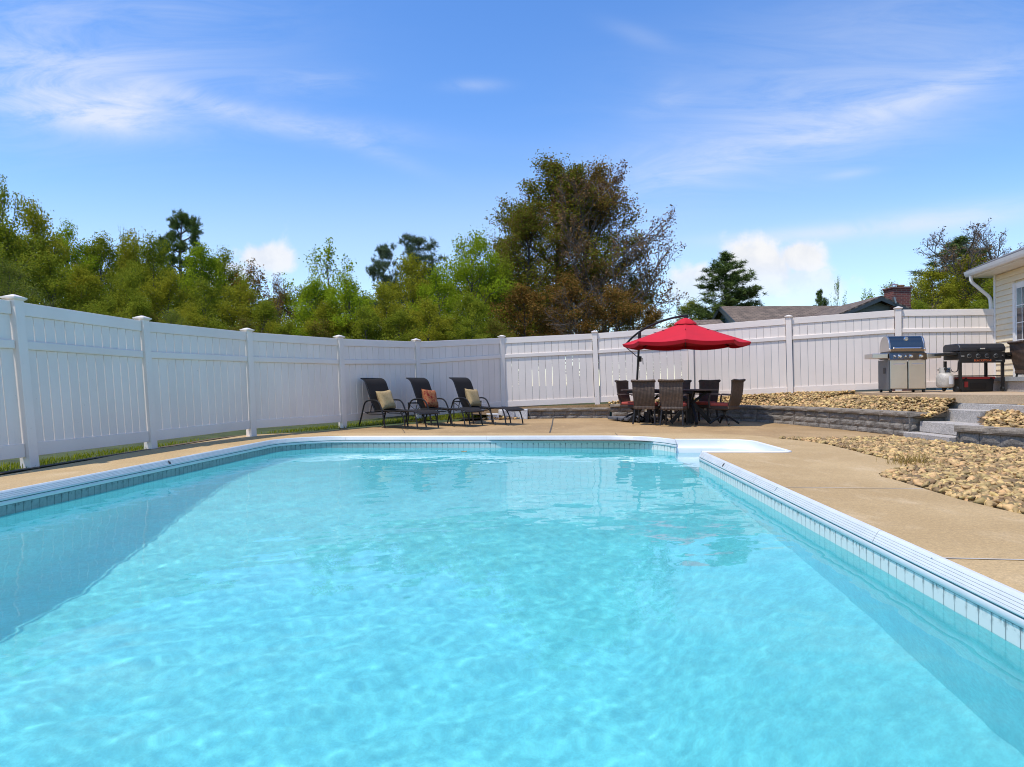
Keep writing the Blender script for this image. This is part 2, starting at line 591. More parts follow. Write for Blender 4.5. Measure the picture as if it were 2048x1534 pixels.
WATER = water_mat()

# ------------------------------------------------------------------ mesh helpers


class MB:
    def __init__(s):
        s.v = []
        s.f = []
        s.uv = None

    def add(s, verts, faces):
        k = len(s.v)
        s.v.extend(Vector(p) for p in verts)
        s.f.extend(tuple(i + k for i in f) for f in faces)
        return s

    def hexa(s, p):             # eight corners: bottom ring of four, top ring of four
        return s.add(p, [(3, 2, 1, 0), (4, 5, 6, 7), (0, 1, 5, 4), (1, 2, 6, 5), (2, 3, 7, 6), (3, 0, 4, 7)])

    def box(s, c, d, rz=0.0, rx=0.0, ry=0.0):
        x, y, z = d[0] / 2, d[1] / 2, d[2] / 2
        M = Matrix.Rotation(rz, 3, 'Z') @ Matrix.Rotation(ry, 3, 'Y') @ Matrix.Rotation(rx, 3, 'X')
        c = Vector(c)
        pts = [(-x, -y, -z), (x, -y, -z), (x, y, -z), (-x, y, -z), (-x, -y, z), (x, -y, z), (x, y, z), (-x, y, z)]
        return s.hexa([c + M @ Vector(p) for p in pts])

    def beam(s, a, b, w, h, up=(0, 0, 1)):
        a, b = Vector(a), Vector(b)
        d = (b - a).normalized()
        u = Vector(up)
        sd = d.cross(u)
        if sd.length < 1e-4:
            sd = d.cross(Vector((1, 0, 0)))
        sd.normalize()
        u = sd.cross(d)
        o = [(-1, -1), (1, -1), (1, 1), (-1, 1)]
        return s.hexa([a + sd * (i * w / 2) + u * (j * h / 2) for i, j in o] + [b + sd * (i * w / 2) + u * (j * h / 2) for i, j in o])

    def tube(s, pts, r, n=8, caps=True):
        pts = [Vector(p) for p in pts]
        rs = r if isinstance(r, (list, tuple)) else [r] * len(pts)
        k0 = len(s.v)
        ref = None
        for i, p in enumerate(pts):
            t = (pts[min(i + 1, len(pts) - 1)] - pts[max(i - 1, 0)]).normalized()
            if ref is None:
                ref = Vector((0, 0, 1)) if abs(t.z) < 0.9 else Vector((1, 0, 0))
            a = (ref - t * ref.dot(t)).normalized()
            ref = a
            b = t.cross(a)
            for j in range(n):
                th = 2 * math.pi * j / n
                s.v.append(p + (a * math.cos(th) + b * math.sin(th)) * rs[i])
        for i in range(len(pts) - 1):
            for j in range(n):
                a0 = k0 + i * n + j
                a1 = k0 + i * n + (j + 1) % n
                s.f.append((a0, a1, a1 + n, a0 + n))
        if caps:
            s.f.append(tuple(k0 + j for j in reversed(range(n))))
            s.f.append(tuple(k0 + (len(pts) - 1) * n + j for j in range(n)))
        return s

    def lathe(s, c, prof, n=20, axis='Z'):
        c = Vector(c)
        k0 = len(s.v)
        for r_, z in prof:
            for j in range(n):
                th = 2 * math.pi * j / n
                q = (r_ * math.cos(th), r_ * math.sin(th), z)
                if axis == 'Y':
                    q = (q[0], q[2], q[1])
                if axis == 'X':
                    q = (q[2], q[0], q[1])
                s.v.append(c + Vector(q))
        for i in range(len(prof) - 1):
            for j in range(n):
                a0 = k0 + i * n + j
                a1 = k0 + i * n + (j + 1) % n
                s.f.append((a0, a1, a1 + n, a0 + n))
        s.f.append(tuple(k0 + j for j in reversed(range(n))))
        s.f.append(tuple(k0 + (len(prof) - 1) * n + j for j in range(n)))
        return s

    def prism(s, poly, z0, z1):  # outline in xy, bottom and top
        n = len(poly)
        area = sum(poly[i][0] * poly[(i + 1) % n][1] - poly[(i + 1) % n][0] * poly[i][1] for i in range(n))
        if area < 0:
            poly = list(reversed(poly))
        lo = [(p[0], p[1], z0 if not callable(z0) else z0(p)) for p in poly]
        hi = [(p[0], p[1], z1 if not callable(z1) else z1(p)) for p in poly]
        fc = [(i, (i + 1) % n, n + (i + 1) % n, n + i) for i in range(n)]
        fc.append(tuple(range(n, 2 * n)))
        fc.append(tuple(reversed(range(n))))
        return s.add(lo + hi, fc)

    def sheet(s, rows, thick=0.0):   # a grid of points; with thickness along the mean normal
        nr, nc = len(rows), len(rows[0])
        k0 = len(s.v)
        rows = [[Vector(p) for p in r_] for r_ in rows]
        nor = []
        for i in range(nr):
            for j in range(nc):
                a = rows[min(i + 1, nr - 1)][j] - rows[max(i - 1, 0)][j]
                b = rows[i][min(j + 1, nc - 1)] - rows[i][max(j - 1, 0)]
                nn = a.cross(b)
                nor.append(nn.normalized() if nn.length > 1e-9 else Vector((0, 0, 1)))
        flat = [p for r_ in rows for p in r_]
        s.v.extend(flat)
        q = [(k0 + i * nc + j, k0 + (i + 1) * nc + j, k0 + (i + 1) * nc + j + 1, k0 + i * nc + j + 1) for i in range(nr - 1) for j in range(nc - 1)]
        s.f.extend(q)
        if thick:
            k1 = len(s.v)
            s.v.extend(p - n_ * thick for p, n_ in zip(flat, nor))
            d = k1 - k0
            s.f.extend(tuple(i + d for i in reversed(f)) for f in q)
            rim = [i * nc for i in range(nr)] + [(nr - 1) * nc + j for j in range(1, nc)] + [i * nc + nc - 1 for i in reversed(range(nr - 1))] + [j for j in reversed(range(1, nc - 1))]
            for a, b in zip(rim, rim[1:] + rim[:1]):
                s.f.append((k0 + b, k0 + a, k1 + a, k1 + b))
        return s

    def build(s, name, m, parent=None, origin=None, smooth=False, bevel=0.0, loc=None, rz=None, sharp=None):
        o3 = Vector(origin) if origin is not None else Vector((0, 0, 0))
        me = bpy.data.meshes.new(name)
        me.from_pydata([tuple(p - o3) for p in s.v], [], s.f)
        me.materials.append(m)
        if s.uv is not None:
            ul = me.uv_layers.new(name='UVMap')
            ul.data.foreach_set('uv', np.array([c for f in s.uv for p in f for c in p], dtype=np.float32))
        me.update()
        if smooth:
            me.polygons.foreach_set('use_smooth', [True] * len(me.polygons))
            me.set_sharp_from_angle(angle=R(sharp or 40))
        ob = bpy.data.objects.new(name, me)
        COL.objects.link(ob)
        if parent is not None:
            ob.parent = parent
        elif origin is not None:
            ob.location = o3
        if loc is not None:
            ob.location = loc
        if rz is not None:
            ob.rotation_euler = (0, 0, rz)
        if bevel:
            bv = ob.modifiers.new('bevel', 'BEVEL')
            bv.width = bevel
            bv.segments = 2
            bv.limit_method = 'ANGLE'
        return ob


def tag(o, label=None, cat=None, group=None, kind=None):
    if label:
        o['label'] = label
    if cat:
        o['category'] = cat
    if group:
        o['group'] = group
    if kind:
        o['kind'] = kind
    return o


def empty(name, loc, rz=0.0, label=None, cat=None, group=None):
    o = bpy.data.objects.new(name, None)
    COL.objects.link(o)
    o.location = loc
    o.rotation_euler = (0, 0, rz)
    o.empty_display_size = 0.2
    return tag(o, label, cat, group)


def copy_tree(o, loc=None, rz=None, label=None, parent=None):
    c = o.copy()
    COL.objects.link(c)
    if parent is not None:
        c.parent = parent
    for ch in list(o.children):
        copy_tree(ch, parent=c)
    if loc is not None:
        c.location = loc
    if rz is not None:
        c.rotation_euler = (0, 0, rz)
    if label:
        c['label'] = label
    return c


def np_mesh(name, verts, faces, m, parent=None, smooth=False):
    me = bpy.data.meshes.new(name)
    nv, nf, k = len(verts), len(faces), faces.shape[1]
    me.vertices.add(nv)
    me.vertices.foreach_set('co', np.asarray(verts, dtype=np.float32).ravel())
    me.loops.add(nf * k)
    me.loops.foreach_set('vertex_index', np.asarray(faces, dtype=np.int32).ravel())
    me.polygons.add(nf)
    me.polygons.foreach_set('loop_start', np.arange(0, nf * k, k, dtype=np.int32))
    me.update(calc_edges=True)
    me.validate()
    if smooth:
        me.polygons.foreach_set('use_smooth', np.ones(nf, dtype=bool))
    me.materials.append(m)
    o = bpy.data.objects.new(name, me)
    COL.objects.link(o)
    if parent is not None:
        o.parent = parent
    return o


def inside(poly, x, y):         # many points at once
    x = np.asarray(x); y = np.asarray(y)
    r = np.zeros(x.shape, bool)
    n = len(poly)
    for i in range(n):
        x1, y1 = poly[i][0], poly[i][1]
        x2, y2 = poly[(i + 1) % n][0], poly[(i + 1) % n][1]
        c = ((y1 > y) != (y2 > y)) & (x < (x2 - x1) * (y - y1) / (y2 - y1 + 1e-12) + x1)
        r ^= c
    return r


def flat(name, outer, holes, m, z, thick=0.0, kind='structure', parent=None):
    zf = z if callable(z) else (lambda p: z)
    loops = [[Vector((p[0], p[1], 0)) for p in l] for l in [outer] + holes]
    tris = tessellate_polygon(loops)
    pts = [p for l in loops for p in l]
    mb = MB()
    top = [(p.x, p.y, zf(p)) for p in pts]
    f = []
    for t in tris:
        a, b, c = (pts[i] for i in t)
        cr = (b - a).cross(c - a).z
        f.append(tuple(t) if cr > 0 else tuple(reversed(t)))
    mb.add(top, f)
    if thick:
        k = len(pts)
        mb.v.extend(Vector((p[0], p[1], p[2] - thick)) for p in top)
        st = 0
        for li, l in enumerate(loops):
            n = len(l)
            ar = sum(l[i].x * l[(i + 1) % n].y - l[(i + 1) % n].x * l[i].y for i in range(n))
            for i in range(n):
                a, b = st + i, st + (i + 1) % n
                ccw = (ar > 0) == (li == 0)
                mb.f.append((a + k, b + k, b, a) if ccw else (b + k, a + k, a, b))
            st += n
    o = mb.build(name, m, parent)
    if kind:
        o['kind'] = kind
    return o


# ------------------------------------------------------------------ pool
A = Vector((0.063, 1.0, 0)).normalized()     # the long axis of the pool
Bx = Vector((A.y, -A.x, 0))                  # across it, to the right
XL, XR = -4.62, 1.88                         # left and right edge where they cross Y = 0
WZ = -0.187                                   # water level


def LE(Y):
    return Vector((XL + 0.063 * Y, Y, 0))


def RE(Y):
    return Vector((XR + 0.063 * Y, Y, 0))


YF, YN, RF = 12.15, 0.3, 1.05
ST0, ST1 = 8.98, 10.98       # the opening of the steps along the right edge


def arc(c, r, a0, a1, n):
    return [Vector((c.x + r * math.cos(R(a0 + (a1 - a0) * i / n)), c.y + r * math.sin(R(a0 + (a1 - a0) * i / n)), 0)) for i in range(n + 1)]


tilt = math.degrees(math.atan(0.063))
FL = LE(YF)
cl = FL + Bx * RF - A * RF
FRc = RE(YF - 0.35)
cr_ = FRc - Bx * RF - A * RF
path_l = [LE(YN), LE(YN + 4.0), LE(YN + 8.0)] + arc(cl, RF, 180 - tilt, 90 - tilt, 10)
path_f = arc(cr_, RF, 90 - tilt, -tilt, 10)
step_far = RE(ST1)
path_f[-1] = step_far if (path_f[-1] - step_far).length < 0.4 else path_f[-1]
path_r = [RE(ST0), RE(5.0), RE(YN)]
main_path = path_l + path_f                   # near left -> far -> steps
# the recess of the steps
sx = 1.12
sn = RE(ST0) + Bx * sx
sf = RE(ST1) + Bx * sx
rc = 0.45
csf = sf - Bx * rc - A * rc
step_path = [RE(ST1), RE(ST1) + Bx * (sx - rc) * 0.5] + arc(csf, rc, 90 - tilt, -tilt, 8) + [sn + A * 0.06, sn - Bx * 0.06, RE(ST0)]
outline = main_path + step_path[1:-1] + path_r
pool_xy = [(p.x, p.y) for p in outline]


def resample(path, step):
    out = [path[0].copy()]
    for a, b in zip(path, path[1:]):
        n = max(1, int(math.ceil((b - a).length / step)))
        for i in range(1, n + 1):
            out.append(a.lerp(b, i / n))
    return out


def sweep(path, prof, uvu0=0.0, close_ends=False):
    """prof: (offset to the pool side, z); the pool lies to the right of the path"""
    mb = MB()
    mb.uv = []
    n = len(path)
    L = [0.0]
    for a, b in zip(path, path[1:]):
        L.append(L[-1] + (b - a).length)
    np_ = len(prof)
    for i, p in enumerate(path):
        d0 = (path[i] - path[i - 1]).normalized() if i else (path[1] - path[0]).normalized()
        d1 = (path[i + 1] - path[i]).normalized() if i < n - 1 else d0
        t = (d0 + d1).normalized()
        k = 1.0 / max(0.5, t.dot(d0))
        nn = Vector((t.y, -t.x, 0)) * k
        for w, z in prof:
            mb.v.append(p + nn * w + Vector((0, 0, z)))
    for i in range(n - 1):
        for j in range(np_ - 1):
            mb.f.append((i * np_ + j, i * np_ + j + 1, (i + 1) * np_ + j + 1, (i + 1) * np_ + j))
            a, b = uvu0 + L[i], uvu0 + L[i + 1]
            mb.uv.append(((a, prof[j][1]), (a, prof[j + 1][1]), (b, prof[j + 1][1]), (b, prof[j][1])))
    if close_ends:
        mb.f.append(tuple(range(np_)))
        mb.uv.append(tuple((0, 0) for _ in range(np_)))
        mb.f.append(tuple(reversed(range((n - 1) * np_, n * np_))))
        mb.uv.append(tuple((0, 0) for _ in range(np_)))
    return mb


WALLD = 1.20                                  # where the straight wall ends and the floor begins
LIN = 0.030


def smooth01(t):
    t = np.clip(t, 0, 1)
    return t * t * (3 - 2 * t)


def floor_depth(x, y):
    main = WALLD + 1.25 * smooth01((10.2 - y) / 5.0)
    dl = x - (XL + 0.063 * y)
    dr = (XR + 0.063 * y) - x
    df = YF - y
    side = WALLD + np.minimum(np.minimum(dl * 4.0 + 0.25, dr), np.maximum(df, 0) * 0.6) * 0.95
    return np.maximum(np.minimum(main, side), WALLD)


pool = empty('swimming_pool', (0, 6, 0))
pool['kind'] = 'structure'
PO = Vector((0, 6, 0))
wp = resample(main_path, 0.3)
wall_prof = [(LIN, -0.09), (LIN, -0.197), (LIN, -0.7), (LIN, -1.4), (LIN, -2.6)]
mw = sweep(wp, wall_prof)
mr = sweep(resample(path_r, 0.3), wall_prof, 0.04)
mnr = sweep([RE(YN), LE(YN)], wall_prof)
for o_ in (mr, mnr):
    k = len(mw.v)
    mw.v.extend(o_.v); mw.f.extend(tuple(i + k for i in f) for f in o_.f); mw.uv.extend(o_.uv)
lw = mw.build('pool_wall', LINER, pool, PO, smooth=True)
# floor
gx = np.linspace(-4.75, 3.0, 64)
gy = np.linspace(0.1, 12.4, 100)
GX, GY = np.meshgrid(gx, gy)
GZ = -floor_depth(GX, GY)
vs = np.stack([GX, GY - 6, GZ], -1).reshape(-1, 3)
nx = len(gx)
ii, jj = np.meshgrid(np.arange(len(gy) - 1), np.arange(nx - 1), indexing='ij')
a0 = (ii * nx + jj).ravel()
fs = np.stack([a0, a0 + 1, a0 + nx + 1, a0 + nx], -1)
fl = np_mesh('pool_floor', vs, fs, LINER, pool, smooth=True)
ul = fl.data.uv_layers.new(name='UVMap')
ul.data.foreach_set('uv', np.tile(np.array([0, -2.0], np.float32), len(fs) * 4))
# coping in lengths butted end to end
cop_prof = [(-0.03, -0.03), (-0.03, 0.010), (-0.022, 0.016), (-0.004, 0.016), (0.004, 0.008)]
gz = 4
for i in range(gz):
    t0, t1 = i / gz, (i + 1) / gz
    w0, z0 = 0.004 + 0.030 * t0, 0.008 - 0.052 * t0
    w1, z1 = 0.004 + 0.030 * t1, 0.008 - 0.052 * t1
    cop_prof += [(w0 + (w1 - w0) * 0.72, z0 + (z1 - z0) * 0.72), (w0 + (w1 - w0) * 0.78 - 0.003, z0 + (z1 - z0) * 0.8 - 0.002), (w1, z1)]
cop_prof += [(0.037, -0.052), (0.034, -0.058), (0.028, -0.059), (0.01, -0.059)]
bead_prof = [(0.01, -0.0595), (0.026, -0.0595), (0.026, -0.066)]
strip_prof = [(0.01, -0.066), (0.034, -0.066), (0.037, -0.070), (0.037, -0.096), (0.034, -0.100), (0.01, -0.101)]
BEAD = mat('teal_bead', (0.04, 0.19, 0.18), 0.5)


def lengths(path, L):
    fine = resample(path, 0.12)
    out, cur, acc = [], [fine[0]], 0.0
    for a, b in zip(fine, fine[1:]):
        cur.append(b)
        acc += (b - a).length
        if acc >= L:
            out.append(cur)
            cur, acc = [b], 0.0
    if len(cur) > 1:
        out.append(cur)
    return out


for pth, first in ((main_path, 2.45), (path_r, 2.45), ([RE(YN), LE(YN)], 2.45)):
    for seg in lengths(pth, first):
        g = seg[:]
        t = (g[1] - g[0]).normalized(); g[0] = g[0] + t * 0.0015
        t = (g[-1] - g[-2]).normalized(); g[-1] = g[-1] - t * 0.0015
        c_ = sweep(g, cop_prof, close_ends=False); c_.uv = None
        c_.build('coping_section', COPING, pool, PO, smooth=True, sharp=25)
        c_ = sweep(g, bead_prof); c_.uv = None
        c_.build('liner_bead', BEAD, pool, PO)
        c_ = sweep(seg, strip_prof); c_.uv = None
        c_.build('bead_track', COPING, pool, PO, smooth=True)
# steps
sp = sweep(resample(step_path, 0.1), [(-0.035, -0.03), (-0.035, 0.012), (-0.02, 0.022), (0.0, 0.022), (0.014, 0.012), (0.020, -0.085), (0.028, -0.097), (0.075, -0.100), (0.088, -0.108), (0.095, -0.125), (0.10, -0.30), (0.10, -1.3)])
sp.uv = None
sp.build('step_surround', STEPM, pool, PO, smooth=True, sharp=50)
for i, (d0, d1, zt) in enumerate(((1.12, 0.70, -0.36), (0.70, 0.36, -0.60), (0.36, -0.02, -0.84))):
    a, b = RE(ST0 + 0.09), RE(ST1 - 0.09)
    pl = [a + Bx * d1, a + Bx * d0, b + Bx * d0, b + Bx * d1]
    if i == 0:
        pl = [a + Bx * d1, a + Bx * (d0 - 0.09), b - A * 0.35 + Bx * (d0 - 0.09), b + Bx * (d0 - 0.45), b + Bx * d1]
    MB().prism([(p.x, p.y) for p in pl], -1.35, zt).build('pool_step', STEPM, pool, PO, bevel=0.02)


def marker(px, py):              # the round no-diving sign stuck on the coping
    mb = MB()
    c = P(px, py, -0.02)
    t = A if px > 1000 else A
    side = 1 if px < 1000 else -1
    inw = Bx * side
    nrm = (Vector((0, 0, 0.030)) + inw * 0.052).normalized()
    # on the sloped face of the coping
    e = (LE if px < 1000 else RE)(c.y)
    c = e + inw * 0.019 + Vector((0, 0, -0.018)) + nrm * 0.003
    dwn = (inw * 0.030 - Vector((0, 0, 0.052))).normalized()
    r0 = 0.024
    k = 20
    def pt(a, r_):
        return c + (t * math.cos(a) + dwn * math.sin(a)) * r_
    for i in range(k):
        a, b = 2 * math.pi * i / k, 2 * math.pi * (i + 1) / k
        mb.add([pt(a, r0), pt(b, r0), pt(b, r0 - 0.006), pt(a, r0 - 0.006)], [(0, 1, 2, 3)])
    for (a0_, b0_, a1_, b1_, w) in ((-0.018, -0.018, 0.018, 0.018, 0.004), (-0.012, 0.008, 0.004, -0.006, 0.005), (0.004, -0.006, 0.014, -0.002, 0.004), (-0.014, 0.014, 0.014, 0.014, 0.003)):
        p0 = c + t * a0_ + dwn * b0_ + nrm * 0.0006; p1 = c + t * a1_ + dwn * b1_ + nrm * 0.0006
        q = (p1 - p0).normalized().cross(nrm) * w
        mb.add([p0 - q, p1 - q, p1 + q, p0 + q], [(0, 1, 2, 3)])
    mb.build('no_diving_mark', BLACKP, pool, PO)


marker(358, 925)
marker(1437, 930)

# water
DXW = 0.022
gx = np.arange(-4.75, 3.75, DXW)
gy = np.arange(0.15, 12.4, DXW)
GX, GY = np.meshgrid(gx, gy)
GZ = np.zeros_like(GX)
wr = np.random.default_rng(3)
for k in range(130):
    lam = 0.09 * (1.1 / 0.09) ** (wr.random() ** 1.1)
    th = wr.normal(math.pi / 2 + 0.35, 0.85)
    amp = (0.00024 if lam > 0.3 else 0.00023) * lam ** 1.1 * (0.5 + wr.random())
    kx, ky = 2 * math.pi / lam * math.cos(th), 2 * math.pi / lam * math.sin(th)
    GZ += amp * np.sin(kx * GX + ky * GY + wr.random() * 6.28 + 0.8 * np.sin(GX * wr.normal(0, 0.8) + GY * wr.normal(0, 0.8)))
vs = np.stack([GX, GY, GZ + WZ], -1).reshape(-1, 3)
nx = len(gx)
ii, jj = np.meshgrid(np.arange(len(gy) - 1), np.arange(nx - 1), indexing='ij')
a0 = (ii * nx + jj).ravel()
cxm = (GX[:-1, :-1] + DXW / 2).ravel()
cym = (GY[:-1, :-1] + DXW / 2).ravel()
big = []
npth = len(outline)
ctr = Vector((-0.7, 6.5, 0))
keep = inside(pool_xy, cxm, cym)
for ox, oy in ((0.04, 0), (-0.04, 0), (0, 0.04), (0, -0.04)):
    keep |= inside(pool_xy, cxm + ox, cym + oy)
fs = np.stack([a0, a0 + 1, a0 + nx + 1, a0 + nx], -1)[keep]
used = np.unique(fs)
remap = np.full(len(vs), -1)
remap[used] = np.arange(len(used))
water = np_mesh('pool_water', vs[used], remap[fs], WATER, None, smooth=True)
water['kind'] = 'structure'
# sunlight bends through the water and draws its own ripples on the floor
water.cycles.is_caustics_caster = True
for ob in [o for o in pool.children if o.name.split('.')[0] in ('pool_wall', 'pool_floor', 'step_surround', 'pool_step')]:
    ob.cycles.is_caustics_receiver = True
sun_d.cycles.is_caustics_light = True


# ------------------------------------------------------------------ ground
FP = [   # fence posts: foot and top
    ((-5.72, 5.4, 0.0), (-5.95, 5.4, 1.9)),
    (Q(60, 930, 7.69), Q(27, 591, 7.69)),
    (Q(302, 896, 9.95), Q(284, 633, 9.95)),
    (Q(503, 868, 12.35), Q(494, 657, 12.35)),
    (Q(686, 853, 14.3), Q(678, 671, 14.3)),
    (Q(837, 836, 16.6), Q(832, 678, 16.6)),
    (Q(1006, 815, 18.3), Q(1003, 671, 18.3)),
    (Q(1195, 806, 18.1), Q(1189, 662, 18.1)),
    (Q(1384, 797, 17.5), Q(1381, 647, 17.5)),
    (Q(1581, 787, 16.6), Q(1577, 631, 16.6)),
    (Q(1797, 778, 15.7), Q(1796, 614, 15.7)),
    (Q(1992, 774, 15.0), Q(1990, 612, 15.0)),
]
FP = [(Vector(a), Vector(b)) for a, b in FP]
fx = [p[0].x for p in FP]
fy = [p[0].y for p in FP]


def ground_out(x):
    return np.interp(x, [-6, -3.5, -2.2, -0.3, 2.1, 4.5, 6.6, 8.7, 11, 30], [-0.02, 0.02, 0.09, 0.28, 0.36, 0.47, 0.60, 0.66, 0.68, 0.7])


gxs = np.concatenate([[-700, -300, -150, -80], np.arange(-50, -12, 2), np.arange(-12, 15, 0.5), np.arange(15, 51, 2), [80, 150, 300, 700]])
gys = np.concatenate([[-700, -300, -100, -40, -20], np.arange(-10, 2, 2), np.arange(2, 22, 0.5), np.arange(22, 60, 2), [80, 150, 300, 700]])
GX, GY = np.meshgrid(gxs, gys)
fyx = np.interp(GX, fx, fy)
out_z = ground_out(GX)
GZ = np.where(GY > fyx + 0.3, out_z - 0.1, -0.12)
GZ = np.where((GX < -5.1) & (GY < 14), -0.03, GZ)
GZ = np.where((GX > 9) & (GY < 16), 0.4, GZ)
vs = np.stack([GX, GY, GZ], -1).reshape(-1, 3)
nx = len(gxs)
ii, jj = np.meshgrid(np.arange(len(gys) - 1), np.arange(nx - 1), indexing='ij')
a0 = (ii * nx + jj).ravel()
cxm = ((GX[:-1, :-1] + GX[1:, 1:]) / 2).ravel()
cym = ((GY[:-1, :-1] + GY[1:, 1:]) / 2).ravel()
kp = ~((cxm > -4.95) & (cxm < 4.2) & (cym > -0.1) & (cym < 12.6))
fs = np.stack([a0, a0 + 1, a0 + nx + 1, a0 + nx], -1)[kp]
gr = np_mesh('ground', vs, fs, LAWN)
gr['kind'] = 'structure'

# the paved surround of the pool
edge_px = [(1549, 876), (1581, 879), (1620, 883), (1654, 888.5), (1713, 903), (1771, 918), (1800, 924), (1812, 929), (1806, 935), (1792, 938), (1770, 942), (1757, 947), (1762, 953), (1792, 960), (1844, 976), (1917, 998), (1990, 1016), (2048, 1029)]
gedge = [P(*p) for p in edge_px]
joint_px = [(573, 867.5), (700, 866.5), (980, 866), (1200, 866), (1340, 866.3), (1433, 867.3), (1500, 870.2), (1540, 874)]
jl = [P(*p) for p in joint_px]
left_edge = [Vector((-5.24, -3, 0)), P(0, 951), P(105, 933), P(176, 921), P(264, 904), P(360, 890.5), P(440, 878), Vector((-4.86, 12.6, 0)), Vector((-4.5, 13.0, 0))]
deck_poly = left_edge + jl + gedge + [Vector((3.36, 3.6, 0)), Vector((3.3, 0, 0)), Vector((3.3, -3, 0))]
hole = [(p.x, p.y) for p in outline]
DECKZ = 0.0
deck = flat('pool_deck', [(p.x, p.y) for p in deck_poly], [hole], DECK, DECKZ, 0.14)


def patz(p):
    return 0.06 * min(1.0, max(0.0, (p[1] - 13.2) / 4.0)) - 0.004


wall_lo = [(0.42, 17.2), (1.4, 17.34), (2.45, 17.42)]
wall_hi = [(2.45, 17.42), (3.6, 17.15), (4.7, 16.55), (5.45, 15.75), (5.9, 14.9), (6.2, 13.9), (6.42, 12.8), (6.55, 11.5)]
jb = [Vector((p.x, p.y + 0.018, 0)) for p in jl]
pat_poly = [(-4.46, 13.03)] + [(p.x, p.y) for p in jb] + [(4.28, 11.37), (5.18, 11.2), (6.25, 11.42), (6.7, 11.6)] + [(x + 0.1, y + 0.08) for x, y in reversed(wall_hi)] + [(1.4, 17.45), (0.42, 17.3), (-0.7, 16.75), (-1.9, 15.85), (-2.75, 15.0), (-3.42, 14.15), (-3.95, 13.35)]
patio = flat('stone_patio', pat_poly, [], PATIO, patz, 0.12)
under = flat('joint_bed', [(-4.6, 12.7), (4.6, 11.0), (4.6, 11.6), (-4.6, 13.3)], [], JOINT, -0.05)


def strip(pts, w, m, z, name='joint'):
    mb = MB()
    pts = [Vector((p[0], p[1], 0)) for p in pts]
    for a, b in zip(pts, pts[1:]):
        d = (b - a).normalized()
        q = Vector((-d.y, d.x, 0)) * w / 2
        za, zb = (z(a), z(b)) if callable(z) else (z, z)
        mb.add([a - q + Vector((0, 0, za)), b - q + Vector((0, 0, zb)), b + q + Vector((0, 0, zb)), a + q + Vector((0, 0, za))], [(0, 3, 2, 1)])
        if mb.f:
            pass
    o = mb.build(name, m)
    o['kind'] = 'structure'
    return o


pz = lambda p: patz(p) + 0.004
strip([(0.70, 12.95), (0.86, 15.0), (1.02, 17.3)], 0.028, JOINT, pz)
strip([(-2.0, 12.98), (-2.25, 14.2), (-2.6, 15.2)], 0.012, JOINT, pz)
strip([P(1546, 974.6), P(1700, 976.5), P(1846, 978)], 0.014, PJOINT, 0.004)
strip([P(1862, 1116.5), P(1950, 1118.5), P(2060, 1121)], 0.014, PJOINT, 0.004)
strip([P(1230, 866), P(1235, 871)], 0.01, JOINT, 0.004)

# raised tan slab by the house
slab_poly = [(7.82, 15.85), (7.55, 15.0), (7.36, 14.2), (7.26, 13.4), (7.28, 12.5), (7.42, 11.6), (7.62, 10.7), (7.92, 9.4), (8.2, 8.0), (8.5, 3.0), (16, 3.0), (13, 14.7), (10.35, 14.86), (8.75, 15.5)]


def slabz(p):
    return 0.69 + 0.02 * min(3.5, max(0.0, p[0] - 7.4))


slab = flat('concrete_slab', slab_poly, [], SLAB, slabz, 0.138)

# beds under the stones
low_bed = [(p.x - 0.1, p.y) for p in gedge] + [(3.3, 3.6), (3.4, 2.4), (8.6, 2.4), (7.7, 5.0), (7.2, 8.0), (6.95, 9.3), (6.7, 10.2), (6.8, 11.7), (6.25, 11.5), (5.18, 11.3), (4.3, 11.5)]
flat('gravel_bed', low_bed, [], EARTH, -0.045)
WH = [Vector((x, y, 0)) for x, y in wall_lo[:-1] + wall_hi]


def dist_path(path, x, y):
    best = np.full(np.shape(x), 1e9)
    for a, b in zip(path, path[1:]):
        dx_, dy_ = b[0] - a[0], b[1] - a[1]
        t = np.clip(((x - a[0]) * dx_ + (y - a[1]) * dy_) / (dx_ * dx_ + dy_ * dy_), 0, 1)
        best = np.minimum(best, np.hypot(x - a[0] - t * dx_, y - a[1] - t * dy_))
    return best


def upz(x, y):
    base = np.interp(x, [-0.8, 0.3, 0.5, 2.3, 2.7], [0.09, 0.12, 0.25, 0.26, 0.345])
    dw = np.maximum(0, dist_path(wall_lo[:-1] + wall_hi, x, y) - 0.3)
    df = dist_path([(p[0].x, p[0].y) for p in FP], x, y)
    ds_ = dist_path(slab_poly[:8], x, y)
    zf = np.where(df < ds_, ground_out(x) + 0.055, 0.60)
    d2 = np.minimum(df, ds_)
    r = dw / (dw + d2 + 1e-6)
    return base + (zf - base) * np.minimum(1, r * 1.15)


wall2 = [(6.5, 10.2), (6.72, 9.3), (7.1, 8.0), (7.6, 5.0), (8.0, 3.0)]


def mid_z(x, y):
    return 0.22 + np.minimum(0.3, 0.30 * np.maximum(0, dist_path(wall2, x, y) - 0.2))


def bed(name, poly, zf, step=0.07):
    xs = np.arange(min(p[0] for p in poly), max(p[0] for p in poly) + step, step)
    ys = np.arange(min(p[1] for p in poly), max(p[1] for p in poly) + step, step)
    X, Y = np.meshgrid(xs, ys)
    Z = zf(X, Y)
    v = np.stack([X, Y, Z], -1).reshape(-1, 3)
    n = len(xs)
    i, j = np.meshgrid(np.arange(len(ys) - 1), np.arange(n - 1), indexing='ij')
    a = (i * n + j).ravel()
    k = inside(poly, (X[:-1, :-1] + step / 2).ravel(), (Y[:-1, :-1] + step / 2).ravel())
    o = np_mesh(name, v, np.stack([a, a + 1, a + n + 1, a + n], -1)[k], EARTH)
    o['kind'] = 'structure'


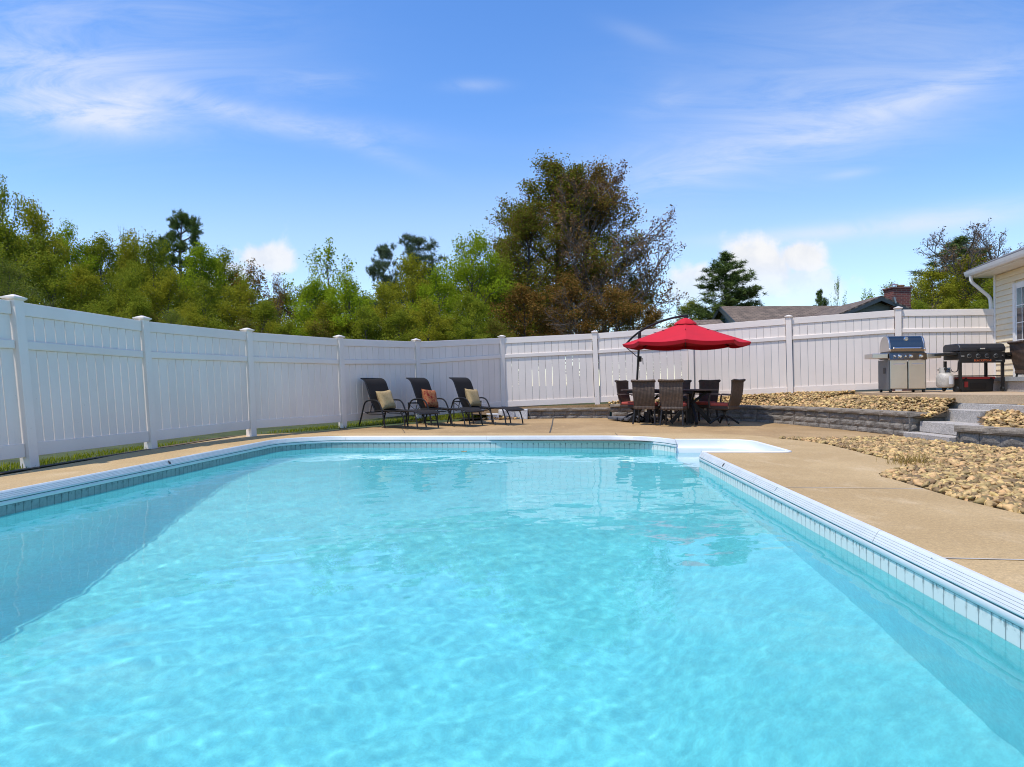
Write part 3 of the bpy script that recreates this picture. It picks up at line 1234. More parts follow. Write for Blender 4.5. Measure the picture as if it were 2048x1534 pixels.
up_poly = [(-1.0, 16.6), (0.35, 17.15), (0.5, 17.5), (1.4, 17.6), (2.45, 17.7)] + [(3.7, 17.35), (4.85, 16.75), (5.65, 15.9), (6.12, 14.98), (6.42, 13.95), (6.64, 12.85), (6.65, 11.3), (7.125, 11.3), (7.125, 11.57), (7.7, 11.57), (7.95, 13.5), (8.0, 16.3), (6.62, 16.75), (4.5, 17.65), (2.14, 18.3), (0.5, 18.45), (-0.4, 18.5), (-1.0, 18.1)]
bed('upper_gravel_bed', up_poly, lambda x, y: upz(x, y) - 0.03)
mid_poly = [(6.7, 10.0), (6.95, 9.3), (7.35, 8.0), (7.85, 5.0), (8.6, 5.0), (8.4, 8.0), (8.2, 10.4), (7.2, 10.7)]
bed('middle_gravel_bed', mid_poly, lambda x, y: mid_z(x, y) - 0.03)

# ------------------------------------------------------------------ stones
ico_v, ico_f = [], []


def icosphere():
    t = (1 + 5 ** 0.5) / 2
    v = [(-1, t, 0), (1, t, 0), (-1, -t, 0), (1, -t, 0), (0, -1, t), (0, 1, t), (0, -1, -t), (0, 1, -t), (t, 0, -1), (t, 0, 1), (-t, 0, -1), (-t, 0, 1)]
    f = [(0, 11, 5), (0, 5, 1), (0, 1, 7), (0, 7, 10), (0, 10, 11), (1, 5, 9), (5, 11, 4), (11, 10, 2), (10, 7, 6), (7, 1, 8), (3, 9, 4), (3, 4, 2), (3, 2, 6), (3, 6, 8), (3, 8, 9), (4, 9, 5), (2, 4, 11), (6, 2, 10), (8, 6, 7), (9, 8, 1)]
    v = [Vector(p).normalized() for p in v]
    mid = {}
    nf = []
    for a, b, c in f:
        m = []
        for p, q in ((a, b), (b, c), (c, a)):
            k = (min(p, q), max(p, q))
            if k not in mid:
                mid[k] = len(v)
                v.append(((v[p] + v[q]) / 2).normalized())
            m.append(mid[k])
        nf += [(a, m[0], m[2]), (b, m[1], m[0]), (c, m[2], m[1]), tuple(m)]
    return np.array([tuple(p) for p in v]), np.array(nf)


ICV, ICF = icosphere()


def stones(name, poly, zf, dens, label, seed, smin=0.018, smax=0.050, extra=None):
    r = np.random.default_rng(seed)
    x0, x1 = min(p[0] for p in poly), max(p[0] for p in poly)
    y0, y1 = min(p[1] for p in poly), max(p[1] for p in poly)
    n = int((x1 - x0) * (y1 - y0) * dens)
    x, y = r.uniform(x0, x1, n), r.uniform(y0, y1, n)
    k = inside(poly, x, y) & (x < 0.735 * y + 0.9)
    x, y = x[k], y[k]
    if extra is not None:
        x = np.concatenate([x, extra[:, 0]]); y = np.concatenate([y, extra[:, 1]])
    n = len(x)
    a = smin + (smax - smin) * r.random(n) ** 1.5
    b = a * r.uniform(0.5, 0.95, n)
    c = a * r.uniform(0.3, 0.62, n)
    z = zf(x, y) + r.uniform(-0.016, 0.026, n)
    th = r.uniform(0, 6.28, n)
    tx, ty = r.normal(0, 0.38, n), r.normal(0, 0.38, n)
    V = ICV[None] * np.stack([a, b, c], -1)[:, None]
    V = V * (1 + 0.17 * r.standard_normal((n, len(ICV), 1)))
    # tilt then turn
    X, Y_, Z = V[..., 0], V[..., 1], V[..., 2]
    Z2 = Z * np.cos(tx)[:, None] + X * np.sin(tx)[:, None]
    X2 = X * np.cos(tx)[:, None] - Z * np.sin(tx)[:, None]
    Z3 = Z2 * np.cos(ty)[:, None] + Y_ * np.sin(ty)[:, None]
    Y3 = Y_ * np.cos(ty)[:, None] - Z2 * np.sin(ty)[:, None]
    X4 = X2 * np.cos(th)[:, None] - Y3 * np.sin(th)[:, None]
    Y4 = X2 * np.sin(th)[:, None] + Y3 * np.cos(th)[:, None]
    V = np.stack([X4 + x[:, None], Y4 + y[:, None], Z3 + z[:, None]], -1).reshape(-1, 3)
    Fc = (ICF[None] + (np.arange(n) * len(ICV))[:, None, None]).reshape(-1, 3)
    o = np_mesh(name, V, Fc, ROCK, smooth=True)
    tag(o, label, 'gravel', kind='stuff')
    return n


low_st = [(p.x + 0.035, p.y + 0.01) for p in gedge] + [(3.5, 4.0), (5.0, 4.0), (6.9, 8.0), (6.6, 9.3), (6.42, 10.2), (6.35, 11.4), (5.18, 11.15), (4.4, 11.3)]
er = np.random.default_rng(5)
nst = stones('river_gravel', low_st, lambda x, y: 0 * x - 0.012, 950, 'tan river stones spread between the pool deck and the granite steps', 11)
up_st = [(2.5, 17.75), (3.75, 17.42), (4.9, 16.8), (5.72, 15.93), (6.2, 15.0), (6.5, 13.97), (6.72, 12.85), (6.68, 11.36), (7.11, 11.32), (7.11, 11.60), (7.5, 11.60), (7.4, 12.5), (7.36, 13.5), (7.65, 15.0), (7.9, 16.05), (6.62, 16.62), (4.5, 17.5), (2.5, 18.08)]
nst += stones('river_gravel', up_st, upz, 700, 'tan river stones behind the curved block wall below the fence', 12)
nst += stones('river_gravel', [(6.75, 9.95), (6.98, 9.3), (7.4, 8.0), (8.28, 8.0), (8.05, 10.4), (7.25, 10.65)], mid_z, 650, 'small patch of tan stones above the right end of the block wall', 13)
# loose stones round the white edging blocks
r_ = np.random.default_rng(8)
lx = np.array([(-0.65 + t * 1.05 + r_.normal(0, 0.05), 16.82 + t * 0.42 + r_.normal(0, 0.05)) for t in r_.random(110)])
nst += stones('river_gravel', [(0, 0), (0.01, 0), (0, 0.01)], lambda x, y: 0 * x + 0.09, 1, 'scatter of tan stones around the white edging blocks', 14, extra=lx)
print('stones', nst)

# ------------------------------------------------------------------ block walls


def rough_block(c, d, n, L, hgt, z0, dep, seed, rough=0.014, name='block', m=BLOCK, parent=None, origin=None, front=0.0):
    """a block whose front centre is c, running along d, facing n"""
    r = random.Random(seed)
    mb = MB()
    nu, nv = 4, 3
    pts = []
    for j in range(nv + 1):
        for i in range(nu + 1):
            u = (i / nu - 0.5) * L
            v = z0 + hgt * j / nv
            e = 0.010 if i in (0, nu) or j in (0, nv) else -r.random() * rough
            p = c + d * u - n * (e + front) + Vector((0, 0, 0))
            pts.append(Vector((p.x, p.y, v)))
    k = len(pts)
    f = []
    for j in range(nv):
        for i in range(nu):
            a = j * (nu + 1) + i
            f.append((a, a + 1, a + nu + 2, a + nu + 1))
    for (i, j) in ((0, 0), (nu, 0), (nu, nv), (0, nv)):
        p = c + d * ((i / nu - 0.5) * L) - n * dep
        pts.append(Vector((p.x, p.y, z0 + hgt * j / nv)))
    bot = [i for i in range(nu + 1)]
    top = [nv * (nu + 1) + i for i in range(nu + 1)]
    lef = [j * (nu + 1) for j in range(nv + 1)]
    rig = [j * (nu + 1) + nu for j in range(nv + 1)]
    f.append(tuple(reversed(bot)) + (k, k + 1))
    f.append(tuple(top) + (k + 2, k + 3))
    f.append(tuple(lef) + (k + 3, k))
    f.append(tuple(reversed(rig)) + (k + 1, k + 2))
    f.append((k + 1, k, k + 3, k + 2))
    mb.add(pts, f)
    return mb.build(name, m, parent, origin)


def along(path, s):
    acc = 0
    for a, b in zip(path, path[1:]):
        a, b = Vector((a[0], a[1], 0)), Vector((b[0], b[1], 0))
        L = (b - a).length
        if acc + L >= s or (b - Vector((path[-1][0], path[-1][1], 0))).length < 1e-6:
            return a + (b - a).normalized() * (s - acc)
        acc += L


def plen(path):
    return sum(math.hypot(b[0] - a[0], b[1] - a[1]) for a, b in zip(path, path[1:]))


def block_wall(root, path, z0s, courses, cap_h, cap_name='capstone', bl=(0.28, 0.42), dep=0.22, over=0.025, seed=1, name='block'):
    r = random.Random(seed)
    T = plen(path)
    z = z0s
    o0 = root.location
    for ci, h in enumerate(courses):
        s = -r.random() * 0.25
        while s < T - 0.02:
            L = r.uniform(*bl)
            a, b = max(s, 0), min(s + L, T)
            if T - b < 0.1:
                b = T
            if b - a > 0.05:
                p, q = along(path, a + 0.0001), along(path, b - 0.0001)
                d = (q - p).normalized()
                n = Vector((d.y, -d.x, 0))
                rough_block((p + q) / 2, d, n, (q - p).length - 0.007, h - 0.005, z, dep, r.random(), name=name, parent=root, origin=o0, front=0.008 * ci + r.uniform(-0.004, 0.004))
            s = b
        z += h
    s = 0.0
    while s < T - 0.02:
        L = r.uniform(0.42, 0.62)
        b = min(s + L, T)
        if T - b < 0.2:
            b = T
        p, q = along(path, s + 0.0001), along(path, b - 0.0001)
        d = (q - p).normalized()
        n = Vector((d.y, -d.x, 0))
        rough_block((p + q) / 2, d, n, (q - p).length - 0.004, cap_h, z, dep + 0.07 + over, r.random(), rough=0.010, name=cap_name, m=CAPSTONE, parent=root, origin=o0, front=-over)
        s = b


w1 = empty('retaining_wall', (5.9, 14.9, 0), label='long curved grey block wall with brown capstones behind the dining set', cat='wall')
block_wall(w1, wall_hi, -0.02, [0.115, 0.115, 0.115], 0.075, seed=3)
block_wall(w1, [(6.57, 11.5), (7.15, 11.43)], -0.02, [0.115, 0.115, 0.115], 0.07, seed=5)
w0 = empty('retaining_wall', (1.4, 17.34, 0), label='low straight block wall with pale capstones right of the loungers', cat='wall')
block_wall(w0, wall_lo, 0.03, [0.105, 0.105], 0.07, seed=7)
w2 = empty('retaining_wall', (6.72, 9.3, 0), label='short split-face block wall right of the granite steps at the picture edge', cat='wall')
block_wall(w2, wall2, -0.10, [0.105, 0.165], 0.09, seed=9, bl=(0.30, 0.38), over=0.035)

# granite steps
st = empty('granite_steps', (6.6, 10.8, 0), label='grey granite block steps climbing to the raised slab', cat='steps')


def slabblock(name, x0, x1, y0, y1, z0, z1, parent, m=GRANITE, seed=0):
    mb = MB()
    r = random.Random(seed)
    j = lambda: r.uniform(-0.008, 0.008)
    mb.hexa([(x0 + j(), y0 + j(), z0), (x1, y0, z0), (x1, y1, z0), (x0 + j(), y1 + j(), z0), (x0 + j(), y0 + j(), z1), (x1, y0, z1), (x1, y1, z1), (x0 + j(), y1 + j(), z1)])
    return mb.build(name, m, parent, parent.location if parent else None, bevel=0.008)


slabblock('step', 6.42, 6.95, 10.22, 11.42, -0.06, 0.085, st, seed=1)
slabblock('step', 6.68, 7.3, 10.1, 11.40, 0.09, 0.262, st, seed=2)
slabblock('step', 7.14, 7.50, 10.62, 11.55, 0.18, 0.455, st, seed=3)
slabblock('step', 7.44, 8.1, 9.5, 12.1, 0.38, 0.549, st, seed=4)

# white edging blocks by the third lounger
eg = [((-0.48, 16.96), (0.29, 0.24, 0.16), 0.2, 'small flat pale granite edging block left of two larger ones'), ((-0.14, 17.12), (0.34, 0.26, 0.25), 0.35, 'pale granite edging block in the middle of three behind the third lounger'), ((0.21, 17.22), (0.36, 0.26, 0.26), -0.1, 'pale granite edging block against the end of the low block wall')]
EDGEM = mat('pale_granite', (0.58, 0.57, 0.55), 0.85, var=0.12, vscale=6, fine=0.25, fscale=50, bump=0.5)
for (x, y), d, rz, lb in eg:
    o = MB().box((0, 0, d[2] / 2 - 0.02), d).build('edging_block', EDGEM, loc=(x, y, 0.06), rz=rz, bevel=0.02)
    tag(o, lb, 'stone block', 'granite edging blocks')

# ------------------------------------------------------------------ fence
FO = FP[6][0].copy()
fence = empty('vinyl_fence', FO, label='white vinyl picket fence curving around the back of the pool yard', cat='fence')


def fence_panel(i, s_from=0.0):
    a0_, a1_ = FP[i]
    b0_, b1_ = FP[i + 1]
    L = ((b0_ - a0_).length + (b1_ - a1_).length) / 2
    dd = (b0_ - a0_).normalized()
    nn = Vector((dd.y, -dd.x, 0)).normalized()     # into the yard
    HH = 1.88

    def pt(s, h, e):
        t = s / L
        lo = a0_.lerp(b0_, t); hi = a1_.lerp(b1_, t)
        return lo.lerp(hi, h / HH) + nn * e

    def fbox(name, s0, s1, h0, h1, e0, e1, bev=0.0):
        mb = MB().hexa([pt(s0, h0, e1), pt(s1, h0, e1), pt(s1, h0, e0), pt(s0, h0, e0), pt(s0, h1, e1), pt(s1, h1, e1), pt(s1, h1, e0), pt(s0, h1, e0)])
        return mb.build(name, VINYL, fence, FO, bevel=bev)
    p = 0.066
    s0, s1 = p, L - p
    if i == len(FP) - 2:
        s1 = L - 0.02
    fbox('top_rail', s0 + 0.002, s1 - 0.002, 1.665, 1.815, -0.026, 0.026, 0.006)
    fbox('mid_rail', s0 + 0.002, s1 - 0.002, 1.285, 1.385, -0.026, 0.034, 0.012)
    lift = 0.095 if i < 5 else 0.01
    fbox('bottom_rail', s0 + 0.002, s1 - 0.002, lift, lift + 0.15, -0.026, 0.026, 0.006)
    n = 13
    wd = (s1 - s0 - 0.02) / n
    for k in range(n):
        if i == 0 and k < n - 4:
            continue
        g = 0.0055 if i < 5 else 0.0033
        u0, u1 = s0 + 0.01 + k * wd + g, s0 + 0.01 + (k + 1) * wd - g
        fbox('picket', u0, u1, 1.387, 1.663, -0.007, 0.007)
        fbox('picket', u0, u1, lift + 0.152, 1.283, -0.007, 0.007)


for i in range(len(FP) - 1):
    fence_panel(i)
for i in range(1, len(FP) - 1):
    lo, hi = FP[i]
    d0 = (FP[i][0] - FP[i - 1][0]); d1 = (FP[i + 1][0] - FP[i][0])
    d0.z = d1.z = 0
    t = (d0.normalized() + d1.normalized()).normalized()
    n = Vector((t.y, -t.x, 0))
    ax = (hi - lo).normalized()
    h = (hi - lo).length
    w = 0.0635

    def ring(q, w_):
        return [q - t * w_ + n * w_, q + t * w_ + n * w_, q + t * w_ - n * w_, q - t * w_ - n * w_]
    post = MB().hexa(ring(lo - ax * 0.15, w) + ring(lo + ax * (h - 0.05), w)).build('post', VINYL, fence, FO, bevel=0.006)
    mb = MB()
    mb.hexa(ring(lo + ax * (h - 0.053), 0.068) + ring(lo + ax * (h - 0.035), 0.088))
    mb.hexa(ring(lo + ax * (h - 0.0345), 0.088) + ring(lo + ax * (h - 0.018), 0.088))
    mb.hexa(ring(lo + ax * (h - 0.0175), 0.080) + ring(lo + ax * (h + 0.012), 0.012))
    cp = mb.build('post_cap', VINYL, post, FO)

# ------------------------------------------------------------------ grass along the fence


def blades(name, pts, h0, h1, w, m, label, cat, seed, lean=0.35, flat_kind='stuff'):
    r = np.random.default_rng(seed)
    pts = np.asarray(pts, float)
    n = len(pts)
    h = r.uniform(h0, h1, n)
    th = r.uniform(0, 6.28, n)
    lx_, ly_ = r.normal(0, lean, n) * h, r.normal(0, lean, n) * h
    cx_, sx_ = np.cos(th) * w / 2, np.sin(th) * w / 2
    V = np.empty((n, 5, 3))
    V[:, 0] = pts + np.stack([-cx_, -sx_, 0 * h], -1)
    V[:, 1] = pts + np.stack([cx_, sx_, 0 * h], -1)
    V[:, 2] = pts + np.stack([cx_ * 0.8 + lx_ * 0.4, sx_ * 0.8 + ly_ * 0.4, h * 0.6], -1)
    V[:, 3] = pts + np.stack([-cx_ * 0.8 + lx_ * 0.4, -sx_ * 0.8 + ly_ * 0.4, h * 0.6], -1)
    V[:, 4] = pts + np.stack([lx_, ly_, h], -1)
    b = (np.arange(n) * 5)[:, None]
    T = np.concatenate([b + np.array([[0, 1, 2]]), b + np.array([[0, 2, 3]]), b + np.array([[3, 2, 4]])])
    o = np_mesh(name, V.reshape(-1, 3), T, m)
    return tag(o, label, cat, kind=flat_kind)


def scatter(poly, n, seed, z=0.0):
    r = np.random.default_rng(seed)
    x0, x1 = min(p[0] for p in poly), max(p[0] for p in poly)
    y0, y1 = min(p[1] for p in poly), max(p[1] for p in poly)
    x, y = r.uniform(x0, x1, n), r.uniform(y0, y1, n)
    k = inside(poly, x, y)
    return np.stack([x[k], y[k], np.full(k.sum(), z)], -1)


lf = [(-5.28, 4.5), (-5.24, 7.0), (-5.19, 8.4), (-5.13, 9.5), (-5.07, 10.6), (-5.03, 11.8), (-4.9, 12.55), (-4.5, 13.0), (-3.97, 13.38), (-3.44, 14.17), (-2.77, 15.02), (-1.92, 15.87), (-0.9, 16.65), (-0.75, 16.8)]
fo = [(-0.55, 18.4), (-2.4, 17.0), (-3.8, 14.6), (-5.0, 12.4), (-5.5, 9.95), (-5.75, 7.69), (-6.0, 4.5)]
strip_poly = lf + fo
lz = lambda p: float(np.interp(p[1], [12, 14.5, 18], [-0.012, 0.03, 0.14])) if p[1] > 12 else -0.012
flat('lawn_strip', strip_poly, [], LAWN, lz)
gp = scatter(strip_poly, 60000, 21)
# the turf thins out to bare soil at the pool side of the near stretch
edge_d = dist_path(lf, gp[:, 0], gp[:, 1])
kp = (edge_d > 0.05 + 0.08 * np.random.default_rng(2).random(len(gp))) | (gp[:, 1] > 13)
gp = gp[kp]
gp[:, 2] = [lz(p) for p in gp]
blades('grass', gp, 0.03, 0.075, 0.009, GRASSM, 'narrow strip of sunlit green grass along the foot of the white fence', 'grass', 4)
MB()
soil_poly = [(p[0] + 0.015, p[1]) for p in lf[:9]] + [(p[0] - 0.09, p[1]) for p in reversed(lf[:9])]
flat('soil_edge', soil_poly, [], SOIL, 0.002)


def weed(x, y, z, n, hgt, label, seed, spread=0.12):
    r = np.random.default_rng(seed)
    p = np.stack([r.normal(x, spread, n), r.normal(y, spread, n), np.full(n, z)], -1)
    o = blades('weed', p, hgt * 0.4, hgt, 0.006, WEEDM, label, 'weed', seed, 0.4)
    return o


c_ = P(1805, 930)
weed(c_.x + 0.12, c_.y + 0.02, -0.01, 160, 0.17, 'tuft of dry yellow weeds at the bay in the deck edge', 31, 0.13)
weed(7.2, 15.9, 0.56, 60, 0.2, 'dry weeds standing among stones at the corner of the raised slab', 32, 0.25)
weed(2.05, 17.85, 0.3, 50, 0.12, 'small yellow flowering weeds at the foot of a middle fence post', 33, 0.1)

# ------------------------------------------------------------------ loungers
ROUND = 8


def bend(pts, r, n=4):           # round the corners of a polyline
    pts = [Vector(p) for p in pts]
    out = [pts[0]]
    for a, b, c in zip(pts, pts[1:], pts[2:]):
        u, w = (a - b), (c - b)
        q = min(r, u.length * 0.45, w.length * 0.45)
        p0, p1 = b + u.normalized() * q, b + w.normalized() * q
        for i in range(n + 1):
            t = i / n
            out.append((p0 * (1 - t) + b * t) * (1 - t) + (b * (1 - t) + p1 * t) * t)
    out.append(pts[-1])
    return out


def make_lounger():
    root = empty('sun_lounger', (0, 0, 0), 0, 'x', 'sun lounger', 'sun loungers by the fence')
    hw = 0.31
    prof_back = [(0.40, 0.37), (0.30, 0.55), (0.17, 0.86), (0.12, 0.97), (0.06, 1.03), (-0.02, 1.055)]
    prof_seat = [(0.40, 0.372), (0.60, 0.352), (0.85, 0.352), (1.02, 0.358)]
    prof_leg = [(1.03, 0.375), (1.2, 0.37), (1.5, 0.365), (1.62, 0.35), (1.68, 0.31)]

    def sl(name, pr, th=0.012):
        pp = bend([(x, 0, z) for x, z in pr], 0.08, 3)
        rows = [[(p.x, -hw + 0.02 + (2 * hw - 0.04) * j / 4, p.z - 0.012 * math.sin(math.pi * j / 4)) for j in range(5)] for p in pp]
        return MB().sheet(rows, th).build(name, SLING, root, smooth=True)
    sl('back_sling', prof_back); sl('seat_sling', prof_seat); sl('leg_sling', prof_leg)
    for s in (-1, 1):
        y = s * hw
        fr = MB()
        fr.tube(bend([(-0.02, y, 1.055)] + [(x, y, z) for x, z in reversed(prof_back[:-1])], 0.06), 0.013, ROUND)
        fr.tube(bend([(0.40, y, 0.365), (1.0, y, 0.352)], 0.05), 0.014, ROUND)
        fr.tube(bend([(1.0, y, 0.352), (1.05, y, 0.37), (1.55, y, 0.362), (1.68, y, 0.31)], 0.06), 0.013, ROUND)
        fr.tube(bend([(0.10, y, 0.33), (0.2, y, 0.285), (0.62, y, 0.285), (0.72, y, 0.33)], 0.05), 0.010, 6)
        fr.build('side_frame', BLACKM, root, smooth=True)
        ya = s * (hw + 0.045)
        MB().tube(bend([(-0.04, ya, 0.0), (0.07, ya, 0.30), (0.15, ya, 0.575), (0.55, ya, 0.585), (0.68, ya, 0.33), (0.74, ya, 0.0)], 0.13, 5), 0.0175, ROUND).build('armrest', BLACKM, root, smooth=True)
        MB().tube(bend([(1.14, y, 0.36), (1.26, s * (hw + 0.01), 0.18), (1.29, s * (hw + 0.02), 0)], 0.1), 0.0155, ROUND).build('leg', BLACKM, root, smooth=True)
        MB().tube(bend([(1.52, y, 0.36), (1.60, s * (hw + 0.01), 0.18), (1.63, s * (hw + 0.02), 0)], 0.1), 0.0155, ROUND).build('leg', BLACKM, root, smooth=True)
        MB().tube([(0.16, s * 0.2, 0.32), (0.24, s * 0.2, 0.62)], 0.009, 6).build('back_support', BLACKM, root, smooth=True)
    mb = MB()
    for (x, z) in ((-0.02, 1.055), (0.40, 0.355), (1.02, 0.35), (1.68, 0.31), (0.16, 0.32)):
        mb.tube([(x, -hw, z), (x, hw, z)], 0.012, 6)
    mb.build('cross_bar', BLACKM, root, smooth=True)
    return root


lp = make_lounger()
lp.scale = (0.97, 0.97, 0.97)
LA = math.atan2(-0.56, 0.83)
lspots = [(P(744, 853.5, 0.012), 'black mesh sun lounger nearest the left fence holding a plain tan pillow'),
          (P(832, 849, 0.02), 'black mesh sun lounger with the rust red patterned pillow'),
          (P(917, 845.5, 0.03), 'black mesh sun lounger with a tan pillow beside the pale granite edging blocks')]
lroots = []
for i, (c, lb) in enumerate(lspots):
    z = patz((c.x + 0.5, c.y)) + 0.002
    if i == 0:
        lp.location = (c.x, c.y, z); lp.rotation_euler = (0, 0, LA); lp['label'] = lb
        lroots.append(lp)
    else:
        lroots.append(copy_tree(lp, (c.x, c.y, z), LA + (0, 0.035, -0.025)[i], lb))


def pillow(name, m, root, label, tilt_, spin):
    n = 14
    rows_t, rows_b = [], []
    S_ = 0.215
    r = random.Random(len(label))
    vs_, idx = [], {}
    mb = MB()
    for side in (1, -1):
        for i in range(n + 1):
            for j in range(n + 1):
                u, v = -1 + 2 * i / n, -1 + 2 * j / n
                k = 1 - 0.10 * (1 - abs(u) ** 2) * abs(v) ** 4 - 0.0
                k2 = 1 - 0.10 * (1 - abs(v) ** 2) * abs(u) ** 4
                th = 0.075 * max(0, (1 - u ** 4)) ** 0.5 * max(0, (1 - v ** 4)) ** 0.5
                th *= 1 + 0.12 * math.sin(5 * u + 3 * v + side)
                mb.v.append(Vector((th * side, u * S_ * k2, v * S_ * k)))
        o_ = 0 if side == 1 else (n + 1) ** 2
        for i in range(n):
            for j in range(n):
                a = o_ + i * (n + 1) + j
                f = (a, a + n + 1, a + n + 2, a + 1)
                mb.f.append(f if side == 1 else tuple(reversed(f)))
    M = Matrix.Rotation(R(spin), 3, 'X')
    M = Matrix.Rotation(R(-tilt_), 3, 'Y') @ M
    mb.v = [M @ p for p in mb.v]
    o = mb.build(name, m, smooth=True, sharp=80)
    q = Matrix.Rotation(LA, 3, 'Z') @ Vector((0.435, -0.02, 0.57))
    o.location = Vector(root.location) + q
    o.rotation_euler = (0, 0, LA)
    tag(o, label, 'pillow', 'throw pillows on the loungers')


pillow('throw_pillow', TANPIL, lroots[0], 'tan square pillow on the leftmost lounger', 22, 4)
pillow('throw_pillow', REDPIL, lroots[1], 'rust red patterned pillow on the middle lounger', 20, -5)
pillow('throw_pillow', TANPIL, lroots[2], 'tan square pillow on the lounger next to the block wall', 20, -3)


def make_side_table():
    root = empty('side_table', (0, 0, 0), 0, 'x', 'side table', 'small black side tables between the loungers')
    a = 0.23
    MB().box((0, 0, 0.462), (2 * a, 2 * a, 0.014)).build('table_top', SLING, root)
    mb = MB()
    for s in (-1, 1):
        mb.box((0, s * a, 0.462), (2 * a + 0.024, 0.024, 0.026)).box((s * a, 0, 0.462), (0.024, 2 * a - 0.026, 0.026))
    mb.build('rim', BLACKM, root)
    for x in (-1, 1):
        for y in (-1, 1):
            MB().tube([(x * a, y * a, 0), (x * a, y * a, 0.449)], 0.012, 8).build('leg', BLACKM, root, smooth=True)
    mb = MB()
    for s in (-1, 1):
        mb.tube([(-a, s * a, 0.06), (a, s * a, 0.06)], 0.008, 6).tube([(s * a, -a, 0.06), (s * a, a, 0.06)], 0.008, 6)
        mb.tube([(-a, s * a, 0.44), (0, s * a, 0.3), (a, s * a, 0.44)], 0.007, 6)
    mb.build('stretcher', BLACKM, root, smooth=True)
    return root


tb = make_side_table()
for i, (c, lb) in enumerate(((Q(846, 830, 15.75), 'small black square table between the leftmost and the middle lounger'), (Q(935, 825, 16.55), 'small black square table between the middle lounger and the one by the wall'))):
    loc = (c.x, c.y, patz((c.x, c.y)) + 0.002)
    if i == 0:
        tb.location = loc; tb.rotation_euler = (0, 0, LA); tb['label'] = lb
    else:
        copy_tree(tb, loc, LA, lb)

# ------------------------------------------------------------------ dining set
ta, tbv = Vector((0.75, -0.66, 0)), Vector((0.66, 0.75, 0))
TC = Vector((3.46, 15.33, 0))
TANG = math.atan2(ta.y, ta.x)
table = empty('dining_table', (TC.x, TC.y, 0.045), TANG, 'long dark brown patio table with splayed black trestle legs under the red umbrella', 'table')
npl = 7
for k in range(npl):
    w = 1.0 / npl
    MB().box((0, -0.5 + w * (k + 0.5), 0.725), (1.72, w - 0.006, 0.026)).build('tabletop_plank', WOODB, table, bevel=0.003)
for s in (-1, 1):
    MB().box((s * 0.892, 0, 0.722), (0.06, 1.0, 0.036)).build('end_board', WOODB, table, bevel=0.004)
for s in (-1, 1):
    MB().box((0, s * 0.44, 0.68), (1.6, 0.03, 0.06)).build('apron', BLACKM, table)
for s in (-1, 1):
    x = s * 0.52
    MB().beam((x, 0, 0.0), (x, 0, 0.70), 0.10, 0.10, (1, 0, 0)).build('pedestal', BLACKM, table)
    for (ex, ey) in ((0.30, 0.32), (0.30, -0.32), (-0.30, 0.32), (-0.30, -0.32)):
        MB().beam((x + ex * 0.15, ey * 0.15, 0.42), (x + ex, ey, 0.02), 0.05, 0.075).build('leg', BLACKM, table)
        MB().beam((x + ex * 0.1, ey * 0.1, 0.45), (x + ex * 0.8, ey * 0.95, 0.69), 0.035, 0.05).build('brace', BLACKM, table)
MB().beam((-0.52, 0, 0.22), (0.52, 0, 0.22), 0.05, 0.07).build('stretcher', BLACKM, table)


def chair_body(root):
    # woven back: a curved slab with a rolled top, leaning back
    rows = []
    for i in range(9):
        t = i / 8
        z = 0.40 + 0.57 * t
        x = -0.235 - 0.10 * t - 0.03 * math.sin(t * 3.14)
        hw = 0.235 + 0.022 * t
        rows.append([(x + 0.035 * math.cos(j / 6 * math.pi - math.pi / 2) - 0.035 + 0.03 * (abs(j - 3) / 3) ** 2, -hw + 2 * hw * j / 6, z + 0.012 * (abs(j - 3) / 3) ** 2 * t) for j in range(7)])
    MB().sheet(rows, 0.03).build('backrest', WICKER, root, smooth=True, sharp=50)
    MB().tube(bend([(-0.325, -0.257, 0.955), (-0.37, -0.262, 0.985), (-0.362, 0, 0.972), (-0.37, 0.262, 0.985), (-0.325, 0.257, 0.955)], 0.03), 0.022, 8).build('top_roll', WICKER, root, smooth=True)
    MB().box((0.0, 0, 0.37), (0.50, 0.50, 0.075)).build('seat', WICKER, root, bevel=0.02)
    MB().box((0.015, 0, 0.445), (0.46, 0.47, 0.075)).build('seat_cushion', CUSHION, root, bevel=0.025)
    for s in (-1, 1):
        y = s * 0.265
        MB().beam((-0.30, y, 0.655), (0.20, y, 0.665), 0.055, 0.028).build('armrest', WOODB, root, bevel=0.006)
        mb = MB()
        mb.tube(bend([(0.21, y, 0.65), (0.235, y, 0.5), (0.20, y, 0.36)], 0.1), 0.020, 8)
        mb.build('arm_post', WICKER, root, smooth=True)
        MB().box((-0.22, s * 0.235, 0.39), (0.03, 0.02, 0.05)).build('cushion_tie', ORANGE_TIE, root)


ORANGE_TIE = mat('rust_tie', (0.30, 0.10, 0.04), 0.9)


def make_leg_chair():
    root = empty('dining_chair', (0, 0, 0), 0, 'x', 'chair', 'wicker chairs around the dining table')
    chair_body(root)
    for s in (-1, 1):
        MB().tube(bend([(0.22, s * 0.225, 0.36), (0.225, s * 0.23, 0.18), (0.24, s * 0.235, 0.0)], 0.1), [0.02] * 7, 8).build('leg', BLACKM, root, smooth=True)
        MB().tube(bend([(-0.21, s * 0.225, 0.36), (-0.235, s * 0.235, 0.18), (-0.30, s * 0.25, 0.0)], 0.15), 0.020, 8).build('leg', BLACKM, root, smooth=True)
    MB().box((-0.10, 0.0, 0.305), (0.004, 0.05, 0.06)).build('care_tag', WHITEP, root)
    return root


